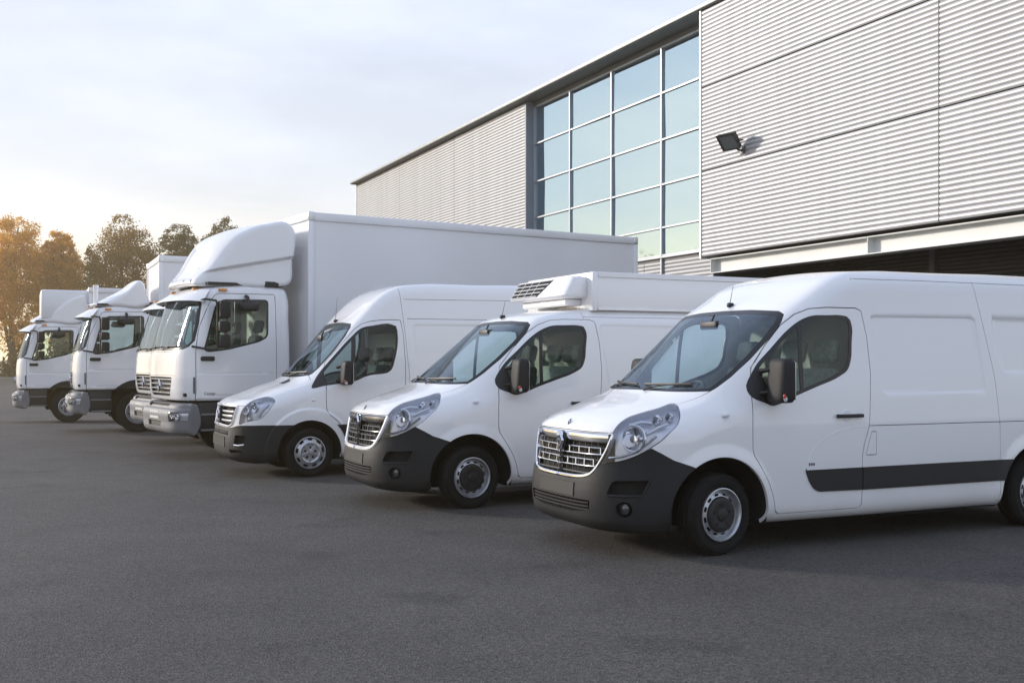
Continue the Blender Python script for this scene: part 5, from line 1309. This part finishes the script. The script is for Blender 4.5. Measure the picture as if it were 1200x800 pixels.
# refrigerated box standing on the roof of the second van
rb = empty('reefer_box'); rb.parent = V2; x0, x1, z0, z1 = 1.60, 4.6, 2.235, 2.675
m = MB(); m.rbox(x0, x1, -.86, .86, z0, z1, .03, 3); m.build('box_panel', WHITE, rb)
m = MB(); m.rbox(x0-.012, x0+.07, -.872, .872, z0-.012, z1+.010, .02, 2); m.build('front_frame', WHITE, rb)
for s in (-1, 1):
    m = MB(); m.rbox(x0+.071, x1, s*.864-.010, s*.864+.010, z1-.055, z1+.008, .006, 1); m.build('top_rail', GRP, rb)
    m = MB(); m.rbox(x0+.072, x1, s*.861-.008, s*.861+.008, z0-.004, z0+.03, .004, 1); m.build('bottom_rail', ALU, rb)
cu = empty('cooling_unit'); cu.parent = V2
UX = lambda x: x
sec = [(1.27, 2.405), (1.33, 2.375), (1.60, 2.375), (1.60, 2.64), (1.50, 2.65), (1.40, 2.63)]
m = MB(); v = []; ysu = [-.745, -.735, -.70, -.60, .70, .76, .78]; sc2 = [.60, .80, .93, 1, 1, .95, .85]
for y, k in zip(ysu, sc2): v += [(1.56 + (x-1.56)*k, y, 2.51 + (z-2.51)*(.45+.55*k)) for x, z in sec]
n = 6; N_ = len(ysu); m.add(v, [tuple(range(5, -1, -1)), tuple(range(6*N_-6, 6*N_))] + [(a*6+i, a*6+(i+1) % 6, a*6+6+(i+1) % 6, a*6+6+i) for a in range(N_-1) for i in range(6)]); m.build('unit_casing', WHITE, cu, angle=40)
m = MB(); m.rbox(1.38, 1.6, -.60, .60, 2.29, 2.38, .02, 1); m.build('unit_foot', WHITE, cu)
# sloping front: dark louvred openings over about two thirds of the width, divided by white slats
def fp(y, u, off=0): 
    a = Vector((1.272, y, 2.41)); b = Vector((1.398, y, 2.625)); nrm = Vector((-(b.z-a.z), 0, b.x-a.x)).normalized(); return a + (b-a)*u + nrm*off
m = MB(); q = [fp(-.02, .04, .006), fp(.71, .04, .006), fp(.71, .96, .006), fp(-.26, .96, .006)]; m.add(q + [p + Vector((.03, 0, 0)) for p in q], [(0, 1, 2, 3), (4, 7, 6, 5), (0, 4, 5, 1), (1, 5, 6, 2), (2, 6, 7, 3), (3, 7, 4, 0)]); m.build('louvre_opening', DARK, cu, smooth=False)
for k, u in enumerate((.06, .28, .5, .72, .94)): m = MB(); m.tube([fp(.71, u, .010), fp(-.0 - .27*u, u, .010)], .006, 6); m.build('louvre_slat', WHITE, cu)
for y in (.14, .34, .54, .71): m = MB(); m.tube([fp(y, .05, .009), fp(y-.06, .95, .009)], .005, 6); m.build('louvre_upright', WHITE, cu)

def put(root, bx, by, deg, label, dz=0.0):
    ph = R(deg); n = Vector((math.cos(ph), -math.sin(ph), 0)); root.location = Vector((bx, by, dz)) - n*TW; root.rotation_euler = (0, 0, math.pi/2 - ph); tag(root, label, 'truck', TG)
T4 = truck_cab()
T5 = copy_tree(T4); T6 = copy_tree(T4); T7 = copy_tree(T4)
put(T4, -5.088, 17.6, 57, 'large white box truck with a tall roof fairing and long plain cargo box')
put(T5, -6.37, 20.58, 57, 'white box truck mostly hidden behind the tall-faired truck, its grille edge showing')
put(T6, -9.487, 24.3, 65.5, 'white box truck with a short wedge roof fairing, second from the left', -.01)
put(T7, -13.684, 30.7, 65.5, 'farthest white box truck at the left end of the row, beside the trees', -.16)
fairing(T4, [(-.02, 2.92), (.18, 3.22), (.40, 3.60), (.50, 3.72), (.75, 3.86), (1.2, 3.98), (1.55, 4.02), (1.63, 3.96), (1.66, 3.4), (1.60, 2.97), (1.3, 2.91), (.5, 2.90)], [(-.1, .86), (.15, .90), (.5, 1.02), (1.0, 1.09), (1.65, 1.10)], lambda x: 3.06 + .20*x)
fairing(T6, [(.02, 2.92), (.25, 3.0), (.7, 3.24), (1.15, 3.48), (1.2, 3.42), (1.25, 3.2), (1.33, 2.97), (1.2, 2.91), (.5, 2.90)], [(-.1, .86), (.4, .98), (1.0, 1.08), (1.4, 1.08)], None, False)
fairing(T7, [(.05, 2.92), (.22, 3.04), (.45, 3.18), (.8, 3.42), (1.2, 3.62), (1.5, 3.70), (1.56, 3.62), (1.56, 3.0), (1.4, 2.91), (.5, 2.90)], [(-.1, .86), (.4, .98), (1.0, 1.08), (1.6, 1.10)], None, False)
cargo_box(T4, 1.86, 9.05, 1.15, 4.15)
cargo_box(T5, 1.86, 8.0, 1.15, 3.60)
cargo_box(T6, 1.52, 7.6, 1.15, 4.02)
cargo_box(T7, 1.62, 7.6, 1.15, 3.86)
m = MB(); m.rbox(.34, 1.64, -1.02, 1.10, 2.97, 3.80, .05, 2); m.build('other_truck_box', GRP, T7)  # stands in for the cargo box of another truck hidden behind
m = MB(); m.tube([(.20, -.55, 2.80), (.20, -.55, 3.30)], .05, 12); m.tube([(.20, -.55, 3.29), (.20, -.55, 3.36)], [.062, .062], 12); m.build('exhaust_stack', WHITE, T6)
# faint lettering low on the door of the big truck
cu_ = bpy.data.curves.new('door_lettering', 'FONT'); cu_.body = 'Carrier'; cu_.size = .062; cu_.extrude = .001
to = bpy.data.objects.new('door_lettering', cu_); COL.objects.link(to)
dg = bpy.context.evaluated_depsgraph_get(); me = bpy.data.meshes.new_from_object(to.evaluated_get(dg)); bpy.data.objects.remove(to)
o = mesh_obj('door_lettering', me, pbr('lettering_grey', (.06, .06, .065), .5), [c for c in kids(T4) if c.name.split('.')[0] == 'door' and max(v.co.y for v in c.data.vertices) < 0][0])
o.rotation_euler = (R(90), 0, 0); o.location = (.10, -1.1055, 1.075)
# ------------------------------------------------------------------ trees, bushes, verge
def leaf_mat(name, cols):
    m, t, o = material(name); d = t.nodes.new('ShaderNodeBsdfDiffuse'); tr = t.nodes.new('ShaderNodeBsdfTranslucent'); mx = t.nodes.new('ShaderNodeMixShader'); mx.inputs[0].default_value = .62
    at = t.nodes.new('ShaderNodeAttribute'); at.attribute_name = 'tone'; cr = t.nodes.new('ShaderNodeValToRGB')
    cr.color_ramp.elements[0].color = (*cols[0], 1); cr.color_ramp.elements[1].color = (*cols[2], 1); e = cr.color_ramp.elements.new(.5); e.color = (*cols[1], 1)
    t.links.new(at.outputs['Fac'], cr.inputs[0]); t.links.new(cr.outputs[0], d.inputs[0]); t.links.new(cr.outputs[0], tr.inputs[0])
    t.links.new(d.outputs[0], mx.inputs[1]); t.links.new(tr.outputs[0], mx.inputs[2]); t.links.new(mx.outputs[0], o.inputs[0]); return m
GLD_GLOW = leaf_mat('glow_golden_leaves', [(.48, .22, .030), (.68, .36, .055), (.80, .52, .11)])  # autumn gold, brightened so the sun glow at the left sits in the colour
AUT = leaf_mat('autumn_leaves', [(.15, .085, .022), (.25, .14, .034), (.34, .20, .05)])
OLV = leaf_mat('olive_leaves', [(.060, .050, .018), (.10, .080, .026), (.14, .11, .036)])
BRN = leaf_mat('brown_bush_leaves', [(.06, .045, .02), (.10, .07, .026), (.13, .09, .034)])
BARK = pbr('bark', (.075, .058, .042), .9, noise=(3, .25))
def leaves(name, P, size, mat, parent, rng):
    """P (n, 3): a leaf spray (two crossed bent quads' worth of triangles) at every point"""
    n = len(P); a = rng.normal(size=(n, 3)); a /= np.linalg.norm(a, axis=1, keepdims=True); b = np.cross(a, rng.normal(size=(n, 3))); b /= np.linalg.norm(b, axis=1, keepdims=True)
    s = size * rng.uniform(.55, 1.35, (n, 1)); c = np.cross(a, b)
    v = np.stack([P - a*s, P + b*s*.55 + c*s*.15, P + a*s, P - b*s*.55 + c*s*.15], 1).reshape(-1, 3)
    i = np.arange(n)*4; T = np.vstack([np.stack([i, i+1, i+2], 1), np.stack([i, i+2, i+3], 1)])
    o = np_obj(name, v, T, mat, parent, None, False)
    tone = np.repeat(np.clip(rng.normal(.5, .22, n), 0, 1), 4).astype(np.float32); at = o.data.attributes.new('tone', 'FLOAT', 'POINT'); at.data.foreach_set('value', tone); return o
def tree(x, y, h, w, mat, label, seed, n=13000, base=.10, grp='autumn trees along the far edge of the yard', name='autumn_tree'):
    rng = np.random.default_rng(seed); z0 = ground_z(x, y) - .1; root = empty(name, (x, y, z0)); tag(root, label, 'tree', grp)
    c = np.array([0, 0, h*(.5 + base*.5)]); rz = h*(1-base)*.5
    lump = rng.normal(size=(9, 3)); lump /= np.linalg.norm(lump, axis=1, keepdims=True)
    def shell(P):
        u = (P - c)/np.array([w/2, w/2, rz]); r = np.linalg.norm(u, axis=1); un = u/(r[:, None]+1e-6)
        g = .93 + .12*np.max(un@lump.T, 1)**3 - .12*np.clip(-un[:, 2], 0, 1)**2; return r/g
    m = MB(); tips = []; wts = []
    def limb(p, q, r, lev, sag=.12):
        """tapered limb from p bending towards q"""
        p = Vector(p); q = Vector(q); L_ = (q-p).length; mid = p.lerp(q, .5) + Vector(rng.normal(0, .06*L_, 3)) + Vector((0, 0, -sag*L_*.5)); path = [p, p.lerp(mid, .55), mid, mid.lerp(q, .55), q]
        m.tube(path, [r, r*.82, r*.62, r*.42, r*.16], (7, 6, 5, 4)[lev], cap=False); return path
    def pick(lo, hi):
        while True:
            u = rng.normal(size=3); u /= np.linalg.norm(u); rr = rng.uniform(lo, hi); P = c + u*np.array([w/2, w/2, rz])*rr
            if P[2] > h*.16: return P
    stems = [limb((rng.normal(0, .25), rng.normal(0, .25), -.1), (rng.normal(0, .35), rng.normal(0, .35), h*.9), .024*h*.55, 0, 0) for _ in range(int(rng.integers(2, 4)))]
    for k in range(26):
        T_ = pick(.55, .93); st = stems[k % len(stems)]; zt = T_[2] - rng.uniform(.16, .30)*h; zt = max(zt, h*.07)
        o_ = min((st[i].lerp(st[i+1], f_) for i in range(4) for f_ in (.0, .25, .5, .75)), key=lambda v: abs(v.z - zt))
        br = limb(o_, T_, .0065*h*.55, 1); tips.append(T_)
        for j in range(4):
            q = np.array(br[2].lerp(br[4], rng.uniform(0, 1))) + rng.normal(0, 1, 3)*np.array([.10, .10, .07])*w; b2 = limb(br[int(rng.integers(2, 4))], q, .0028*h*.55, 2); tips.append(q)
    m.build('trunk', BARK, root, angle=60)
    tips = np.array([tuple(t) for t in tips]); k = rng.integers(0, len(tips), n)
    P = tips[k] + rng.normal(0, 1, (n, 3))*w*np.array([.065, .065, .052]); P = P[(shell(P) < .98) & (P[:, 2] > h*.10)]
    # leafy mass: many uneven sprays filling the rounded crown, fewer low down
    nc = 330; u = rng.normal(size=(nc, 3)); u /= np.linalg.norm(u, axis=1, keepdims=True); cl = c + u*np.array([w/2, w/2, rz])*rng.uniform(.12, .95, (nc, 1))**.5
    hg = np.clip((cl[:, 2] - h*.12)/(h*.88), 0, 1); cl = cl[rng.uniform(size=nc) < .18 + 1.25*hg]; sz = rng.uniform(.022, .062, len(cl))*w
    k2 = rng.choice(len(cl), int(n*2.2), p=sz**1.8/np.sum(sz**1.8)); V2 = cl[k2] + rng.normal(0, 1, (len(k2), 3))*sz[k2][:, None]*np.array([1, 1, .75]); V2 = V2[(shell(V2) < 1.03) & (V2[:, 2] > h*.08)]
    leaves('crown', np.vstack([P, V2]), .115*h/17, mat, root, rng); return root
def bush(x, y, h, w, mat, label, seed, n=900):
    rng = np.random.default_rng(seed); root = empty('bush', (x, y, ground_z(x, y))); tag(root, label, 'bush', 'bushes under the far trees')
    m = MB()
    for j in range(7):
        a = rng.uniform(0, 6.28); m.tube([(0, 0, 0), (math.cos(a)*w*.12, math.sin(a)*w*.12, h*.45), (math.cos(a)*w*.26, math.sin(a)*w*.26, h*.85)], [.08, .05, .02], 5)
    m.build('stem', BARK, root)
    u = rng.normal(size=(n, 3)); u /= np.linalg.norm(u, axis=1, keepdims=True); u[:, 2] = np.abs(u[:, 2]); r = rng.uniform(.45, 1.0, (n, 1))*(1 + .25*np.sin(u[:, :1]*7 + seed)*np.cos(u[:, 1:2]*6))
    leaves('foliage', u*r*np.array([w/2, w/2*.7, h*.92]), .30, mat, root, rng); return root
def at_px(px, Y): return (px - 600) / 1273 * Y
TD = [(18, 116, 247, 90, GLD_GLOW, 'tall golden autumn tree, sun glow in its leaf colour, at the far left edge of the yard'), (72, 118, 261, 56, GLD_GLOW, 'slim pointed golden tree, sun glow in its leaf colour, second from the left'),
      (143, 117, 250, 96, AUT, 'broad rounded brown-gold tree in the middle of the far row'), (210, 121, 259, 60, OLV, 'smaller brown-green tree above the roof of the box truck'),
      (262, 119, 253, 66, OLV, 'dark olive tree just left of the tall roof fairing'), (362, 124, 244, 50, OLV, 'treetop just showing above the front of the large cargo box')]
for i, (px, Y, top, wpx, mt, lab) in enumerate(TD):
    h = 1.65 + .30 + (421 - top)/1273*Y; tree(at_px(px, Y), Y, h, wpx/1273*Y, mt, lab, 11 + i)
# the row goes on to the left of the picture
for i, (x, y, lab) in enumerate([(-66, 114, 'golden autumn tree just beyond the left edge of the picture'), (-74, 108, 'olive tree two places beyond the left edge of the picture'), (-83, 104, 'broad golden tree third beyond the left edge'), (-92, 97, 'olive tree fourth beyond the left edge'), (-101, 92, 'golden tree fifth beyond the left edge'), (-112, 84, 'last tree of the row, far beyond the left edge')]):
    tree(x, y, 16 + (i*7 % 5)*.7, 8 + i % 3, AUT if i % 2 else OLV, lab, 40 + i, 2400)
BL = ['scrub bush at the outer left end of the bush belt, out of frame', 'brown bush second from the left end of the belt', 'brown bush third from the left end of the belt', 'olive bush fourth from the left end of the belt', 'brown bush at the left frame edge by the grass verge', 'brown bush under the tall golden tree', 'olive bush between the two leftmost trees', 'brown bush behind the cab of the farthest truck', 'brown bush behind the cargo box of the farthest truck', 'olive bush under the broad brown-gold tree', 'brown bush right of the broad brown-gold tree trunk', 'brown bush hidden behind the wedge-faired truck', 'olive bush at the right end of the belt behind the trucks']
for i in range(13):
    x = -68 + i*4.3; bush(x, 111.5 + (i*5 % 3)*.8, 3.6 + (i*7 % 4)*.55, 5.2, BRN if i % 3 else OLV, BL[i], 70 + i)
# grass verge
rng = np.random.default_rng(5); n = 5000; gx_ = rng.uniform(-75, 5, n); gy_ = EDGE + .2 + rng.uniform(0, 1, n)**1.6*9; P = np.stack([gx_, gy_, np.full(n, -.24)], 1)
s = rng.uniform(.1, .28, n); a = rng.uniform(0, 6.28, n); dx = np.stack([np.cos(a), np.sin(a), 0*a], 1)*s[:, None]*.5
v = np.stack([P - dx, P + dx, P + np.stack([rng.normal(0, .08, n), rng.normal(0, .08, n), s*1.3], 1)], 1).reshape(-1, 3)
g = np_obj('verge_grass', v, np.arange(3*n).reshape(-1, 3), pbr('grass_green', (.075, .095, .03), .9), None, None, False); tag(g, kind='stuff')

# thin evening haze over the yard and out to the trees
hm, ht, ho = material('haze'); pv = ht.nodes.new('ShaderNodeVolumePrincipled'); pv.inputs['Color'].default_value = (1.0, .82, .52, 1); pv.inputs['Density'].default_value = .0014; pv.inputs['Anisotropy'].default_value = .55
ht.links.new(pv.outputs[0], ho.inputs['Volume'])
hz = MB(); hz.box(-260, 120, -60, 260, -1.5, 26); tag(hz.build('haze', hm, None, smooth=False), kind='stuff')
